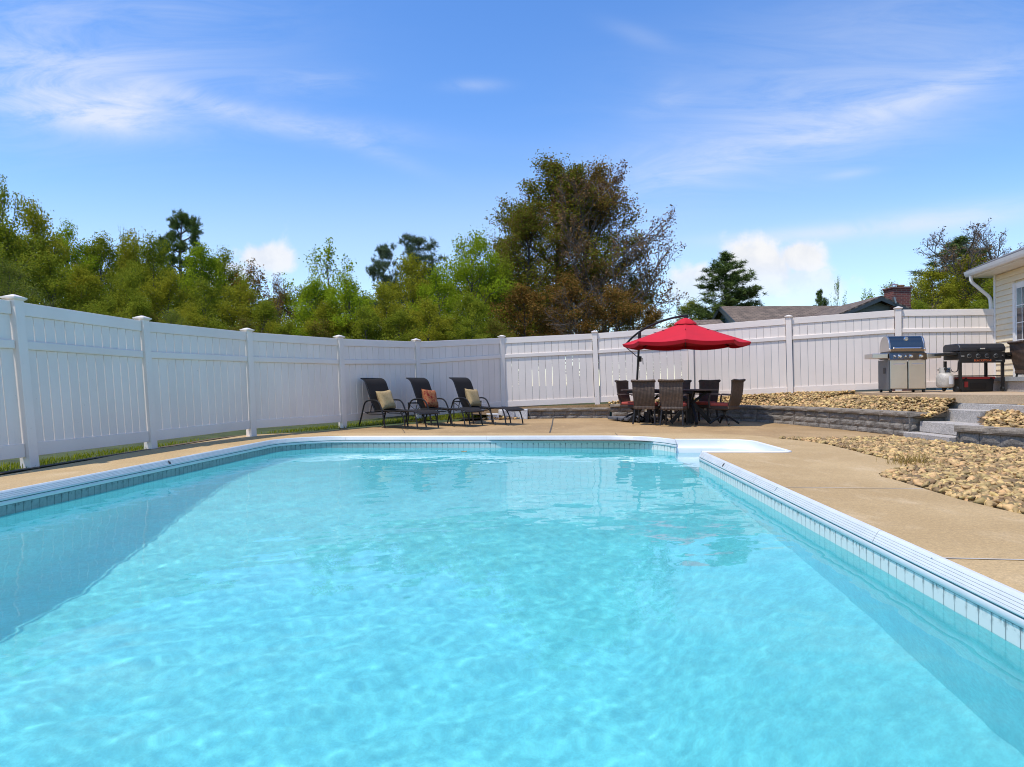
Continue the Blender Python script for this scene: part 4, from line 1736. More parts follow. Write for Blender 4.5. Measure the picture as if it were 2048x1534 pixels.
def make_swivel_chair():
    root = empty('swivel_chair', (0, 0, 0), 0, 'x', 'chair', 'wicker chairs around the dining table')
    chair_body(root)
    MB().lathe((0, 0, 0), [(0.03, 0.12), (0.03, 0.27), (0.07, 0.30), (0.16, 0.33)], 12).build('swivel_column', BLACKM, root, smooth=True)
    for k in range(4):
        a = math.pi / 4 + k * math.pi / 2
        c, s_ = math.cos(a), math.sin(a)
        MB().tube(bend([(0.02 * c, 0.02 * s_, 0.19), (0.12 * c, 0.12 * s_, 0.16), (0.33 * c, 0.33 * s_, 0.018)], 0.1), 0.024, 8).build('foot', BLACKM, root, smooth=True)
    return root


lc = make_leg_chair()
sc = make_swivel_chair()
lc.scale = sc.scale = (0.94, 0.94, 0.945)


def ang(v):
    return math.atan2(v[1], v[0])


cz = 0.045
first = {'l': True, 's': True}
far1 = TC + tbv * 0.82 - ta * 0.30
far2 = TC + tbv * 0.80 + ta * 0.42
for kind, x, y, f, lb in (
        ('l', 2.90, 14.98, (0.40, 0.92), 'wicker chair on the pool side of the dining table, the left one of two'),
        ('l', 3.37, 14.46, (0.42, 0.91), 'wicker chair on the pool side of the dining table, the one nearest the camera'),
        ('l', far1.x, far1.y, tuple(-tbv)[:2], 'wicker chair on the fence side of the table, mostly hidden behind another chair'),
        ('l', far2.x, far2.y, tuple(-tbv)[:2], 'wicker chair on the fence side of the table, its dark back clear of others'),
        ('s', 2.78, 15.86, tuple(ta)[:2], 'wicker swivel chair at the end of the table next to the umbrella pole'),
        ('s', 4.46, 14.62, (-0.70, 0.71), 'wicker swivel chair at the open right end of the table seen from its side')):
    rz = ang(f)
    proto = lc if kind == 'l' else sc
    if first[kind]:
        proto.location = (x, y, cz); proto.rotation_euler = (0, 0, rz); proto['label'] = lb
        first[kind] = False
    else:
        copy_tree(proto, (x, y, cz), rz, lb)
# one more on the raised slab, cut by the edge of the picture
cc_ = Q(2068, 778, 13.3)
o = copy_tree(lc, (cc_.x + 0.02, cc_.y, slabz((cc_.x, 0))), R(-8), 'wicker armchair with a dark frame standing on the slab beside the griddle')
o['group'] = 'chairs on the raised slab'

# ------------------------------------------------------------------ umbrella
UC = Vector((3.80, 15.2, 0.045))
UP = Vector((2.88, 16.30, 0.045))
um = empty('cantilever_umbrella', UP, 0, 'red cantilever umbrella with a curved black arm over the dining table', 'umbrella')
UR, ZA, ZE = 1.37, 2.22, 1.745
nr = 8
a_off = ang((-0.24, -0.97))


def rel(p):
    return Vector(p) - UP


ctr = Vector((UC.x, UC.y, 0))


def edge(k):
    a = a_off + k * 2 * math.pi / nr
    return Vector((UC.x + UR * math.cos(a), UC.y + UR * math.sin(a), ZE + 0.045))


apex = Vector((UC.x, UC.y, ZA + 0.045))
for k in range(nr):
    e0, e1 = edge(k), edge(k + 1)
    rows = []
    nt, ns = 8, 7
    for i in range(nt + 1):
        t = 0.10 + 0.90 * i / nt
        a_, b_ = apex.lerp(e0, t), apex.lerp(e1, t)
        rib_lift = -0.012 * math.sin(math.pi * t)
        row = []
        for j in range(ns + 1):
            s_ = j / ns
            p = a_.lerp(b_, s_)
            sag = 4 * s_ * (1 - s_)
            p.z += rib_lift - 0.03 * sag * t ** 1.5
            inw = (ctr - Vector((p.x, p.y, 0))).normalized()
            p += inw * (0.05 * sag * t * t)
            row.append(p)
        rows.append(row)
    hem = []
    for j, p in enumerate(rows[-1]):
        s_ = j / ns
        q = p.copy()
        q.z -= 0.062 + 0.018 * 4 * s_ * (1 - s_)
        q += (ctr - Vector((q.x, q.y, 0))).normalized() * 0.03
        hem.append(q)
    mid = [a_.lerp(b_, 0.5) + Vector((0, 0, 0.0)) for a_, b_ in zip(rows[-1], hem)]
    mb = MB()
    mb.sheet([[rel(p) for p in r_] for r_ in (rows + [mid, hem])], 0.003)
    mb.build('canopy_panel', REDC, um, smooth=True, sharp=60)
    rb = MB().tube([rel(apex.lerp(e0, t) + Vector((0, 0, -0.012 * math.sin(math.pi * t) - 0.03))) for t in (0.06, 0.35, 0.7, 0.99)], 0.010, 6).build('rib', BLACKM, um, smooth=True)
    MB().tube([rel(apex.lerp(e0, 0.5) + Vector((0, 0, 0.02))), rel(Vector((UC.x, UC.y, ZE + 0.12)) + (e0 - ctr).normalized() * 0.05)], 0.007, 6).build('strut', BLACKM, rb, smooth=True)
# vent cap
mb = MB()
for k in range(nr):
    a0_, a1_ = a_off + k * 2 * math.pi / nr, a_off + (k + 1) * 2 * math.pi / nr
    r0 = 0.235
    rows = []
    for (rr, z) in ((0.02, ZA + 0.075), (0.09, ZA + 0.055), (0.17, ZA + 0.005), (r0, ZA - 0.045), (r0 + 0.006, ZA - 0.068)):
        rows.append([rel(Vector((UC.x + rr * math.cos(a), UC.y + rr * math.sin(a), z + 0.045 - 0.012 * math.sin(math.pi * (a - a0_) / (a1_ - a0_)) * (rr / r0)))) for a in (a0_, (a0_ + a1_) / 2, a1_)])
    mb.sheet(rows, 0.003)
mb.build('vent_cap', REDC, um, smooth=True, sharp=60)
# pole, arm, crank
ptop = Q(1279, 668, 16.2)
MB().tube([rel(UP), rel(ptop)], 0.026, 12).build('pole', BLACKM, um, smooth=True)
arm_pts = [Q(1249, 692, 16.5), Q(1262, 677, 16.4), Q(1279, 663, 16.2), Q(1300, 651.5, 15.95), Q(1325, 641.5, 15.65), Q(1350, 634.5, 15.4), Q(1371, 631, 15.22)]
fine_arm = bend(arm_pts, 0.3, 3)
MB().tube([rel(p) for p in fine_arm], 0.024, 10).build('arm', BLACKM, um, smooth=True)
MB().box(rel(arm_pts[-1]) + Vector((0.01, 0, -0.03)), (0.09, 0.07, 0.09)).build('hub', BLACKM, um, bevel=0.015)
MB().box(rel(ptop) + Vector((0, 0, -0.03)), (0.07, 0.07, 0.14)).build('pivot_bracket', BLACKM, um, bevel=0.01)
cr = Q(1279.5, 718, 16.27)
MB().box(rel(cr), (0.075, 0.10, 0.13)).build('crank_box', BLACKM, um, bevel=0.012)
MB().tube([rel(cr + Vector((0.03, -0.05, 0.02))), rel(cr + Vector((0.05, -0.1, 0.01))), rel(cr + Vector((0.06, -0.1, -0.13)))], 0.008, 6).build('crank_handle', BLACKM, um, smooth=True)
MB().tube([rel(arm_pts[0]), rel(cr + Vector((-0.02, 0, 0.02)))], 0.011, 6).build('tension_bar', BLACKM, um, smooth=True)
for k in range(2):
    a = R(20) + k * math.pi / 2
    d = Vector((math.cos(a), math.sin(a), 0)) * 0.5
    MB().beam(-d + Vector((0, 0, 0.02 + 0.004 * k)), d + Vector((0, 0, 0.02 + 0.004 * k)), 0.06, 0.036).build('base_bar', BLACKM, um)
BASEG = mat('grey_base_weight', (0.10, 0.10, 0.105), 0.6, var=0.15)
for k in range(4):
    a = R(20 + 45) + k * math.pi / 2
    MB().box((0.36 * math.cos(a), 0.36 * math.sin(a), 0.055), (0.44, 0.44, 0.07), rz=R(20)).build('base_weight', BASEG, um, bevel=0.015)

# ------------------------------------------------------------------ gas grill


def wheel(mb, c, r=0.04, w=0.03, axis='X'):
    c = Vector(c)
    mb.lathe(c - Vector((w / 2, 0, 0)) if axis == 'X' else c - Vector((0, w / 2, 0)), [(r * 0.5, 0), (r * 0.92, 0), (r, w * 0.2), (r, w * 0.8), (r * 0.92, w), (r * 0.5, w)], 14, axis)
    return mb


g0 = Q(1779, 777, 14.05)
gz = slabz((g0.x, 0))
gr_ = empty('gas_grill', (g0.x, g0.y, gz), R(-7), 'stainless steel gas grill with a closed blue-reflecting hood and double doors', 'grill')


def gb(name, c, d, m, parent=gr_, bevel=0.0, **k):
    return MB().box(c, d, **k).build(name, m, parent, bevel=bevel)


gb('cabinet_side', (0.0, 0.27, 0.365), (0.022, 0.52, 0.60), GREYP)
gb('cabinet_side', (0.69, 0.27, 0.365), (0.022, 0.52, 0.60), GREYP)
gb('cabinet_floor', (0.345, 0.27, 0.08), (0.66, 0.50, 0.03), GREYP)
gb('cabinet_back', (0.345, 0.525, 0.37), (0.66, 0.02, 0.55), GREYP)
for s in (0, 1):
    dr = gb('door', (0.175 + s * 0.345, 0.0, 0.37), (0.325, 0.03, 0.575), STEEL, bevel=0.006)
    MB().tube([(0.065 + s * 0.345, -0.035, 0.575), (0.285 + s * 0.345, -0.035, 0.575)], 0.009, 8).build('door_handle', CHROME, dr, smooth=True)
gb('side_vent', (-0.014, 0.22, 0.45), (0.006, 0.10, 0.12), BLACKP)
gb('burner_box', (0.345, 0.26, 0.745), (0.70, 0.46, 0.14), GREYP)
pn = MB().hexa([(-0.01, -0.055, 0.665), (0.70, -0.055, 0.665), (0.70, 0.03, 0.665), (-0.01, 0.03, 0.665), (-0.01, -0.02, 0.80), (0.70, -0.02, 0.80), (0.70, 0.03, 0.80), (-0.01, 0.03, 0.80)]).build('control_panel', POLISH, gr_, bevel=0.004)
for x, r_s in ((0.085, 0.020), (0.185, 0.032), (0.285, 0.020), (0.395, 0.032), (0.585, 0.032)):
    MB().lathe((x, -0.045, 0.735), [(r_s * 1.15, 0.012), (r_s * 1.15, 0.0), (r_s, -0.004), (r_s * 0.85, -0.03), (r_s * 0.3, -0.033)], 16, 'Y').build('knob', CHROME, gr_, smooth=True)
gb('side_shelf', (-0.17, 0.22, 0.745), (0.30, 0.44, 0.10), STEEL, bevel=0.012)
gb('side_shelf', (0.85, 0.22, 0.745), (0.28, 0.44, 0.10), STEEL, bevel=0.012)
hp_ = [(-0.01, 0.835), (-0.02, 0.88), (0.0, 0.90), (0.02, 1.0), (0.07, 1.10), (0.13, 1.145), (0.22, 1.16), (0.36, 1.13), (0.46, 1.03), (0.49, 0.90), (0.49, 0.835)]
rows = [[(x, y, z) for x in (0.035, 0.19, 0.345, 0.5, 0.655)] for y, z in reversed(hp_)]
hood = MB().sheet(rows, 0.01).build('hood', POLISH, gr_, smooth=True, sharp=35)
for x0, x1 in ((0.0, 0.034), (0.656, 0.69)):
    mb = MB()
    n_ = len(hp_)
    mb.add([(x0, y, z) for y, z in hp_] + [(x1, y, z) for y, z in hp_], [tuple(range(n_)), tuple(reversed(range(n_, 2 * n_)))] + [(i + n_, (i + 1) % n_ + n_, (i + 1) % n_, i) for i in range(n_)])
    mb.build('hood_end', STEEL, hood, bevel=0.004)
hh = MB().tube(bend([(0.09, -0.0, 0.90), (0.09, -0.06, 0.90), (0.60, -0.06, 0.90), (0.60, 0.0, 0.90)], 0.03), 0.013, 8).build('hood_handle', CHROME, hood, smooth=True)
MB().lathe((0.345, 0.06, 1.09), [(0.042, 0.02), (0.042, -0.012), (0.036, -0.02), (0.01, -0.021)], 18, 'Y').build('thermometer', CHROME, hood, smooth=True)
gb('hood_base', (0.345, 0.25, 0.822), (0.66, 0.48, 0.02), GREYP)
for x in (0.03, 0.66):
    for y in (0.03, 0.5):
        mb = MB().box((x, y, 0.075), (0.035, 0.035, 0.05))
        wheel(mb, (x, y, 0.04), 0.04, 0.035)
        mb.build('caster', RUBBER, gr_, smooth=True)

# ------------------------------------------------------------------ griddle
q0 = Q(1919, 776, 13.55)
qz = slabz((q0.x, 0))
gd = empty('griddle', (q0.x, q0.y, qz), R(-4), 'black flat-top griddle cart with a closed lid and four knobs beside the house', 'griddle')


def qb(name, c, d, m, bevel=0.0, parent=None, **k):
    return MB().box(c, d, **k).build(name, m, parent or gd, bevel=bevel)


W_ = 0.84
for x in (0.025, W_ - 0.025):
    for y in (0.02, 0.55):
        qb('leg', (x, y, 0.33), (0.045, 0.045, 0.56), BLACKM)
panel = qb('control_panel', (W_ / 2, -0.01, 0.67), (W_, 0.04, 0.22), BLACKM, 0.008)
for k in range(4):
    x = 0.17 + k * 0.165
    MB().lathe((x, -0.03, 0.695), [(0.034, 0.0), (0.036, -0.008), (0.03, -0.014), (0.024, -0.035), (0.01, -0.037)], 16, 'Y').build('knob', DIRT if k > 5 else BLACKP, panel, smooth=True)
    MB().lathe((x, -0.031, 0.695), [(0.043, 0.002), (0.043, -0.002), (0.037, -0.003)], 18, 'Y').build('knob_ring', DIRT, panel, smooth=True)
qb('badge', (0.045, -0.033, 0.69), (0.06, 0.006, 0.028), DIRT, parent=panel)
qb('igniter', (W_ - 0.05, -0.035, 0.70), (0.03, 0.02, 0.03), CHROME, parent=panel)
qb('sticker', (W_ - 0.12, -0.032, 0.60), (0.12, 0.003, 0.025), DIRT, parent=panel)
fc = bpy.data.curves.new('brand_lettering', 'FONT')
fc.body = 'BLACKSTONE'
fc.size = 0.052
fc.align_x = 'CENTER'
fc.extrude = 0.001
fo_ = bpy.data.objects.new('lettering_source', fc)
COL.objects.link(fo_)
dg = bpy.context.evaluated_depsgraph_get()
me = bpy.data.meshes.new_from_object(fo_.evaluated_get(dg))
bpy.data.objects.remove(fo_)
bpy.data.curves.remove(fc)
me.materials.clear(); me.materials.append(ORANGE)
lo_ = bpy.data.objects.new('lettering', me)
COL.objects.link(lo_)
lo_.parent = panel
lo_.location = (W_ / 2, -0.0325, 0.588)
lo_.rotation_euler = (R(90), 0, 0)
qb('firebox', (W_ / 2, 0.29, 0.70), (W_, 0.54, 0.14), BLACKM, 0.006)
lid_p = [(-0.03, 0.785), (-0.03, 0.855), (0.02, 0.925), (0.10, 0.94), (0.50, 0.94), (0.57, 0.90), (0.57, 0.785)]
mb = MB()
n_ = len(lid_p)
mb.add([(-0.01, y, z) for y, z in lid_p] + [(W_ + 0.01, y, z) for y, z in lid_p], [tuple(range(n_)), tuple(reversed(range(n_, 2 * n_)))] + [(i + n_, (i + 1) % n_ + n_, (i + 1) % n_, i) for i in range(n_)])
lid = mb.build('lid', mat('black_powder_coat', (0.022, 0.022, 0.025), 0.42), gd, bevel=0.015)
qb('lid_logo', (W_ / 2, -0.0335, 0.835), (0.09, 0.006, 0.03), CHROME, parent=lid, bevel=0.004)
mb = MB()
for x in (0.33, 0.54):
    mb.box((x, -0.045, 0.815), (0.02, 0.03, 0.02))
mb.tube([(0.33, -0.062, 0.815), (0.54, -0.062, 0.815)], 0.009, 8)
mb.build('lid_handle', BLACKM, lid, smooth=True)
qb('side_shelf', (-0.14, 0.25, 0.735), (0.26, 0.42, 0.05), BLACKM, 0.008)
qb('side_shelf', (W_ + 0.15, 0.25, 0.735), (0.28, 0.42, 0.05), BLACKM, 0.008)
qb('grease_cup', (W_ + 0.12, 0.2, 0.67), (0.2, 0.16, 0.07), BLACKM, 0.01)
mb = MB()
for y in (0.02, 0.55):
    mb.box((W_ / 2, y, 0.30 if y > 0.3 else 0.30), (W_ - 0.06, 0.02, 0.025))
mb.v = [p for p in mb.v]
qb('cross_bar', (W_ / 2, 0.55, 0.31), (W_ - 0.09, 0.02, 0.022), BLACKM)
qb('cross_bar', (0.025, 0.285, 0.31), (0.02, 0.48, 0.022), BLACKM)
qb('cross_bar', (W_ - 0.025, 0.285, 0.31), (0.02, 0.48, 0.022), BLACKM)
qb('tank_hanger', (-0.13, 0.28, 0.43), (0.26, 0.025, 0.022), BLACKM)
for x, y in ((-0.03, 0.02), (W_ - 0.03, 0.02), (W_ - 0.03, 0.55), (0.0, 0.55)):
    mb = MB()
    wheel(mb, (x, y, 0.05), 0.05, 0.035)
    mb.box((x, y, 0.07), (0.02, 0.03, 0.04))
    mb.build('caster', RUBBER, gd, smooth=True)

# tank hung beside it
tcx = Q(1890, 748, 13.75)
tk = empty('propane_tank', (tcx.x, tcx.y, qz + 0.075), 0, 'worn grey propane cylinder hung between the two grills', 'gas cylinder')
MB().lathe((0, 0, 0), [(0.09, 0.0), (0.14, 0.015), (0.157, 0.06), (0.157, 0.20), (0.15, 0.245), (0.115, 0.285), (0.06, 0.305), (0.03, 0.31)], 24).build('cylinder', TANKM, tk, smooth=True)
rows = []
for z in (0.285, 0.40):
    rows.append([(0.10 * math.cos(a), 0.10 * math.sin(a), z) for a in [R(300 + 300 * i / 18) for i in range(19)]])
MB().sheet(rows, 0.005).build('collar', TANKM, tk, smooth=True)
MB().lathe((0, 0, 0), [(0.02, 0.30), (0.02, 0.35), (0.035, 0.352), (0.035, 0.385), (0.01, 0.39)], 12).build('valve', BLACKP, tk, smooth=True)
MB().lathe((-0.05, -0.09, 0.37), [(0.028, 0.0), (0.03, -0.03), (0.01, -0.035)], 12, 'Y').build('valve_knob', BLACKP, tk, smooth=True)
rows = [[(0.1585 * math.cos(a), 0.1585 * math.sin(a), z) for a in [R(262 + 36 * i / 5) for i in range(6)]] for z in (0.07, 0.225)]
MB().sheet([[Vector(p) for p in r_] for r_ in rows], 0.0015).build('tank_label', WHITEP, tk, smooth=True)
MB().tube(bend([(0.03, -0.05, 0.37), (0.12, -0.10, 0.30), (0.20, -0.08, 0.33), (0.26, 0.0, 0.5)], 0.08), 0.008, 6).build('gas_hose', BLACKP, tk, smooth=True)

# tote under the griddle
bn = Q(1945, 775, 13.85)
tb2 = empty('storage_bin', (bn.x, bn.y, qz), R(-4), 'black storage bin with a red lid under the griddle', 'storage bin')
mb = MB()
mb.hexa([(-0.29, -0.17, 0.0), (0.29, -0.17, 0.0), (0.29, 0.17, 0.0), (-0.29, 0.17, 0.0), (-0.305, -0.19, 0.245), (0.305, -0.19, 0.245), (0.305, 0.19, 0.245), (-0.305, 0.19, 0.245)])
bx_ = mb.build('bin_body', BLACKP, tb2, bevel=0.012)
MB().box((0, -0.185, 0.11), (0.30, 0.012, 0.12)).build('front_panel', BLACKM, tb2, bevel=0.004)
MB().box((0, 0, 0.268), (0.64, 0.41, 0.045)).build('bin_lid', REDP, tb2, bevel=0.012)
MB().box((-0.225, -0.190, 0.14), (0.07, 0.003, 0.11)).build('warning_label', REDP, tb2)
for x in (-0.24, 0.24):
    MB().box((x, -0.195, 0.245), (0.05, 0.02, 0.06)).build('latch', BLACKM, tb2)

# ------------------------------------------------------------------ house on the right
HC = Vector((10.43, 15.0, 0))
hd = Vector((-0.2213, -0.9752, 0)).normalized()
hn = Vector((-hd.y * -1, hd.x * -1, 0))
hn = Vector((-0.9752, 0.2213, 0)).normalized()
house = empty('cream_house', (HC.x, HC.y, 0.74), 0, 'cream clapboard house corner with white gutter at the right edge', 'house')
HO = house.location.copy()


def hp3(t, e, z):
    return HC + hd * t + hn * e + Vector((0, 0, z))


def hbox(name, t0, t1, e0, e1, z0, z1, m, parent=house, bevel=0.0):
    mb = MB().hexa([hp3(t0, e1, z0), hp3(t1, e1, z0), hp3(t1, e0, z0), hp3(t0, e0, z0), hp3(t0, e1, z1), hp3(t1, e1, z1), hp3(t1, e0, z1), hp3(t0, e0, z1)])
    return mb.build(name, m, parent, HO, bevel=bevel)


HL = 7.0
hbox('wall', 0.02, HL, -6.0, -0.02, 0.4, 3.2, CREAM)
hbox('foundation', 0.03, HL, -0.019, -0.004, 0.4, 0.80, mat('grey_foundation', (0.35, 0.34, 0.33), 0.9, fine=0.2))
hbox('corner_trim', 0.0, 0.085, -0.09, 0.024, 0.80, 3.2, TRIM)
DT0, DT1, DZ1 = 0.90, 2.75, 2.90
nb_ = 20
eh = (3.19 - 0.805) / nb_
for k in range(nb_):
    z0, z1 = 0.805 + k * eh, 0.805 + (k + 1) * eh
    spans = [(0.088, DT0), (DT1, HL)] if z0 < DZ1 else [(0.088, HL)]
    for a, b in spans:
        mb = MB()
        mb.hexa([hp3(a, 0.022, z0), hp3(b, 0.022, z0), hp3(b, -0.018, z0), hp3(a, -0.018, z0), hp3(a, 0.003, z1 - 0.001), hp3(b, 0.003, z1 - 0.001), hp3(b, -0.018, z1 - 0.001), hp3(a, -0.018, z1 - 0.001)])
        mb.build('siding_board', CREAM, house, HO)
dr = hbox('patio_door', DT0 + 0.002, DT1 - 0.002, -0.017, 0.028, 0.86, DZ1 - 0.003, TRIM)
hbox('door_trim', DT0 + 0.003, DT0 + 0.095, 0.0285, 0.045, 0.86, DZ1 - 0.004, TRIM, dr)
hbox('door_trim', DT1 - 0.095, DT1 - 0.003, 0.0285, 0.045, 0.86, DZ1 - 0.004, TRIM, dr)
for a, b in ((DT0 + 0.15, DT0 + 0.86), (DT0 + 0.98, DT1 - 0.15)):
    hbox('glass_pane', a, b, 0.0285, 0.032, 1.05, 2.78, GLASS, dr)
    for k in range(1, 5):
        z = 1.05 + (2.78 - 1.05) * k / 5
        hbox('muntin', a, b, 0.0325, 0.038, z - 0.009, z + 0.009, TRIM, dr)
    for k in range(1, 3):
        x = a + (b - a) * k / 3
        hbox('muntin', x - 0.009, x + 0.009, 0.0385, 0.0415, 1.05, 2.78, TRIM, dr)
OV = 0.37
hbox('soffit', -0.28, HL, -0.5, OV - 0.005, 3.20, 3.218, TRIM)
hbox('fascia_board', -0.28, HL, OV - 0.02, OV, 3.22, 3.335, TRIM)
hbox('rake_board', -0.30, -0.281, -3.2, OV, 3.20, 3.34, TRIM)
gp_ = [(OV + 0.003, 3.225), (OV + 0.075, 3.225), (OV + 0.10, 3.27), (OV + 0.115, 3.335), (OV + 0.108, 3.335), (OV + 0.09, 3.275), (OV + 0.07, 3.235), (OV + 0.008, 3.235)]
mb = MB()
n_ = len(gp_)
mb.add([hp3(-0.30, e, z) for e, z in gp_] + [hp3(HL, e, z) for e, z in gp_], [tuple(range(n_)), tuple(reversed(range(n_, 2 * n_)))] + [(i + n_, (i + 1) % n_ + n_, (i + 1) % n_, i) for i in range(n_)])
gut = mb.build('gutter', TRIM, house, HO)
dsp = [hp3(-0.10, OV + 0.045, 3.226), hp3(-0.10, OV + 0.045, 3.10), hp3(-0.05, 0.07, 2.74), hp3(-0.05, 0.055, 2.6), hp3(-0.05, 0.055, 0.95)]
MB().tube(bend(dsp, 0.09), 0.036, 10).build('downspout', TRIM, gut, HO, smooth=True)
pitch = 0.42
mb = MB()
r0 = [hp3(-0.34, OV + 0.05, 3.335), hp3(HL, OV + 0.05, 3.335), hp3(HL, -3.2, 3.335 + (OV + 3.25) * pitch), hp3(-0.34, -3.2, 3.335 + (OV + 3.25) * pitch)]
mb.hexa(r0 + [p + Vector((0, 0, 0.045)) for p in r0])
rf = mb.build('roof', GSHINGLE, house, HO)
mb = MB()
mb.hexa([hp3(-0.345, OV + 0.055, 3.31), hp3(HL, OV + 0.055, 3.31), hp3(HL, OV + 0.03, 3.31), hp3(-0.345, OV + 0.03, 3.31), hp3(-0.345, OV + 0.057, 3.334), hp3(HL, OV + 0.057, 3.334), hp3(HL, OV + 0.03, 3.334), hp3(-0.345, OV + 0.03, 3.334)])
mb.build('drip_edge', FASCIA, rf, HO)
# stone steps below the door
ds = empty('door_step', tuple(hp3(1.6, 0.4, 0.72)), 0, 'grey stone step on granite feet below the patio door', 'steps')


def dbox(name, *a, m=GRANITE):
    o = hbox(name, *a, m, house)
    o.parent = ds
    o.data.transform(Matrix.Translation(HO - ds.location))
    return o


PSTONE = mat('grey_flagstone', (0.33, 0.33, 0.31), 0.85, var=0.15, vscale=4, fine=0.2, fscale=40)
dbox('tread', 0.42, 2.9, 0.06, 0.50, 0.915, 0.995, m=PSTONE)
dbox('riser_block', 0.62, 2.8, 0.10, 0.45, 0.70, 0.912)

# ------------------------------------------------------------------ neighbour's house
nh = empty('brown_roofed_house', (12.5, 31, 0.6), 0, 'low house with a brown shingle roof and brick chimney beyond the fence', 'house')
NO = nh.location.copy()
YR, YE = 33.0, 29.0
rl, rr_ = Q(1446, 612.5, YR), Q(1800, 612.5, YR)
el_, er_ = Q(1474, 667, YE), Q(1820, 664, YE)
zr, ze = rl.z, 2.9
GRY = mat('grey_blue_gable', (0.30, 0.34, 0.36), 0.7)
xl, xr2 = rl.x, rr_.x + 3
mb = MB()
mb.add([(xl - 0.15, YE - 0.3, ze - 0.12), (xr2, YE - 0.3, ze - 0.12), (xr2, YR, zr), (xl - 0.15, YR, zr), (xr2, 2 * YR - YE + 0.3, ze - 0.12), (xl - 0.15, 2 * YR - YE + 0.3, ze - 0.12)], [(0, 1, 2, 3), (3, 2, 4, 5)])
mb.uv = []
for f in mb.f:
    q = [mb.v[i] for i in f]
    mb.uv.append(tuple((p.x, abs(p.y - YR) * 1.06) for p in q))
nroof = mb.build('roof', SHINGLE, nh, NO)
sol = nroof.modifiers.new('thickness', 'SOLIDIFY'); sol.thickness = 0.10; sol.offset = -1
mb = MB().add([(xl + 0.1, YE, 0.5), (xr2 - 0.2, YE, 0.5), (xr2 - 0.2, 2 * YR - YE, 0.5), (xl + 0.1, 2 * YR - YE, 0.5), (xl + 0.1, YE, ze), (xr2 - 0.2, YE, ze), (xr2 - 0.2, 2 * YR - YE, ze), (xl + 0.1, 2 * YR - YE, ze), (xl + 0.1, YR, zr - 0.15), (xr2 - 0.2, YR, zr - 0.15)],
              [(0, 1, 5, 4), (1, 2, 6, 9, 5), (2, 3, 7, 6), (3, 0, 4, 8, 7)])
mb.build('wall', GRY, nh, NO)
mb = MB()
mb.beam((xl - 0.17, YE - 0.32, ze - 0.22), (xl - 0.17, YR, zr - 0.09), 0.06, 0.2).beam((xl - 0.17, 2 * YR - YE + 0.3, ze - 0.22), (xl - 0.17, YR, zr - 0.09), 0.06, 0.2)
mb.build('rake_board', FASCIA, nh, NO)
# front gable with dark fascia
YG = 27.5
gp0, gpk, gp1 = Q(1668, 632, YG), Q(1754, 595.5, YG), Q(1836, 630, YG)
b0, b1 = Vector((gp0.x - 1.0, YG, gp0.z - 0.42)), Vector((gp1.x + 1.0, YG, gp1.z - 0.42))
mb = MB().add([(b0.x + 0.3, YG, 0.5), (b1.x - 0.3, YG, 0.5), (b1.x - 0.3, YG, b1.z - 0.05), (gpk.x, YG, gpk.z - 0.14), (b0.x + 0.3, YG, b0.z - 0.05)], [(0, 1, 2, 3, 4)])
gw = mb.build('gable_wall', GREYSID, nh, NO)
sd = gw.modifiers.new('thickness', 'SOLIDIFY'); sd.thickness = 0.2; sd.offset = -1
mb = MB()
for k in range(24):
    z = 2.2 + k * 0.12
    t = max(0, min(1, (z - b0.z) / (gpk.z - 0.2 - b0.z)))
    if z > gpk.z - 0.3:
        continue
    x0 = b0.x + 0.35 + (gpk.x - b0.x - 0.35) * t; x1 = b1.x - 0.35 - (b1.x - 0.35 - gpk.x) * t
    mb.hexa([(x0, YG - 0.018, z), (x1, YG - 0.018, z), (x1, YG - 0.002, z), (x0, YG - 0.002, z), (x0, YG - 0.004, z + 0.118), (x1, YG - 0.004, z + 0.118), (x1, YG - 0.002, z + 0.118), (x0, YG - 0.002, z + 0.118)])
sdg = mb.build('gable_siding', GREYSID, nh, NO)
sdg['kind'] = 'stuff'
mb = MB()
e = Vector((0, -0.35, 0))
for a, b in ((b0, gpk), (b1, gpk)):
    mb.hexa([a + e + Vector((0, 0, -0.16)), b + e + Vector((0, 0, -0.16)), b + Vector((0, -0.3, -0.16)), a + Vector((0, -0.3, -0.16)), a + e, b + e, b + Vector((0, -0.3, 0)), a + Vector((0, -0.3, 0))])
mb.build('gable_fascia', FASCIA, nh, NO)
mb = MB()
bk = Vector((0, 6.5, 0))
mb.add([b0 + e + Vector((0, 0, .01)), gpk + e + Vector((0, 0, .01)), gpk + bk, b0 + bk, b1 + e + Vector((0, 0, .01)), b1 + bk], [(0, 1, 2, 3), (1, 4, 5, 2)])
mb.uv = [tuple((mb.v[i].y, abs(mb.v[i].x - gpk.x) * 1.05) for i in f) for f in mb.f]
gr2 = mb.build('gable_roof', SHINGLE, nh, NO)
sol = gr2.modifiers.new('thickness', 'SOLIDIFY'); sol.thickness = 0.06; sol.offset = 0
# chimney
YC = 27.2
c0, c1 = Q(1787, 680, YC), Q(1823, 573, YC)
wv = c1.x - c0.x
mb = MB().box(((c0.x + c1.x) / 2, YC + wv / 2, (0.5 + c1.z - 0.09) / 2), (wv * 0.95, wv * 0.95, c1.z - 0.09 - 0.5))
mb.uv = [tuple((mb.v[i].x + mb.v[i].y, mb.v[i].z) for i in f) for f in mb.f]
ch = mb.build('chimney', BRICK, nh, NO)
for k, (w_, h0, h1) in enumerate(((1.03, 0.088, 0.05), (1.09, 0.049, 0.0))):
    mb = MB().box(((c0.x + c1.x) / 2, YC + wv / 2, c1.z - (h0 + h1) / 2), (wv * w_, wv * w_, h0 - h1 - 0.001))
    mb.uv = [tuple((mb.v[i].x + mb.v[i].y, mb.v[i].z) for i in f) for f in mb.f]
    mb.build('chimney_crown', BRICK, ch, NO)
cxm_ = (c0.x + c1.x) / 2
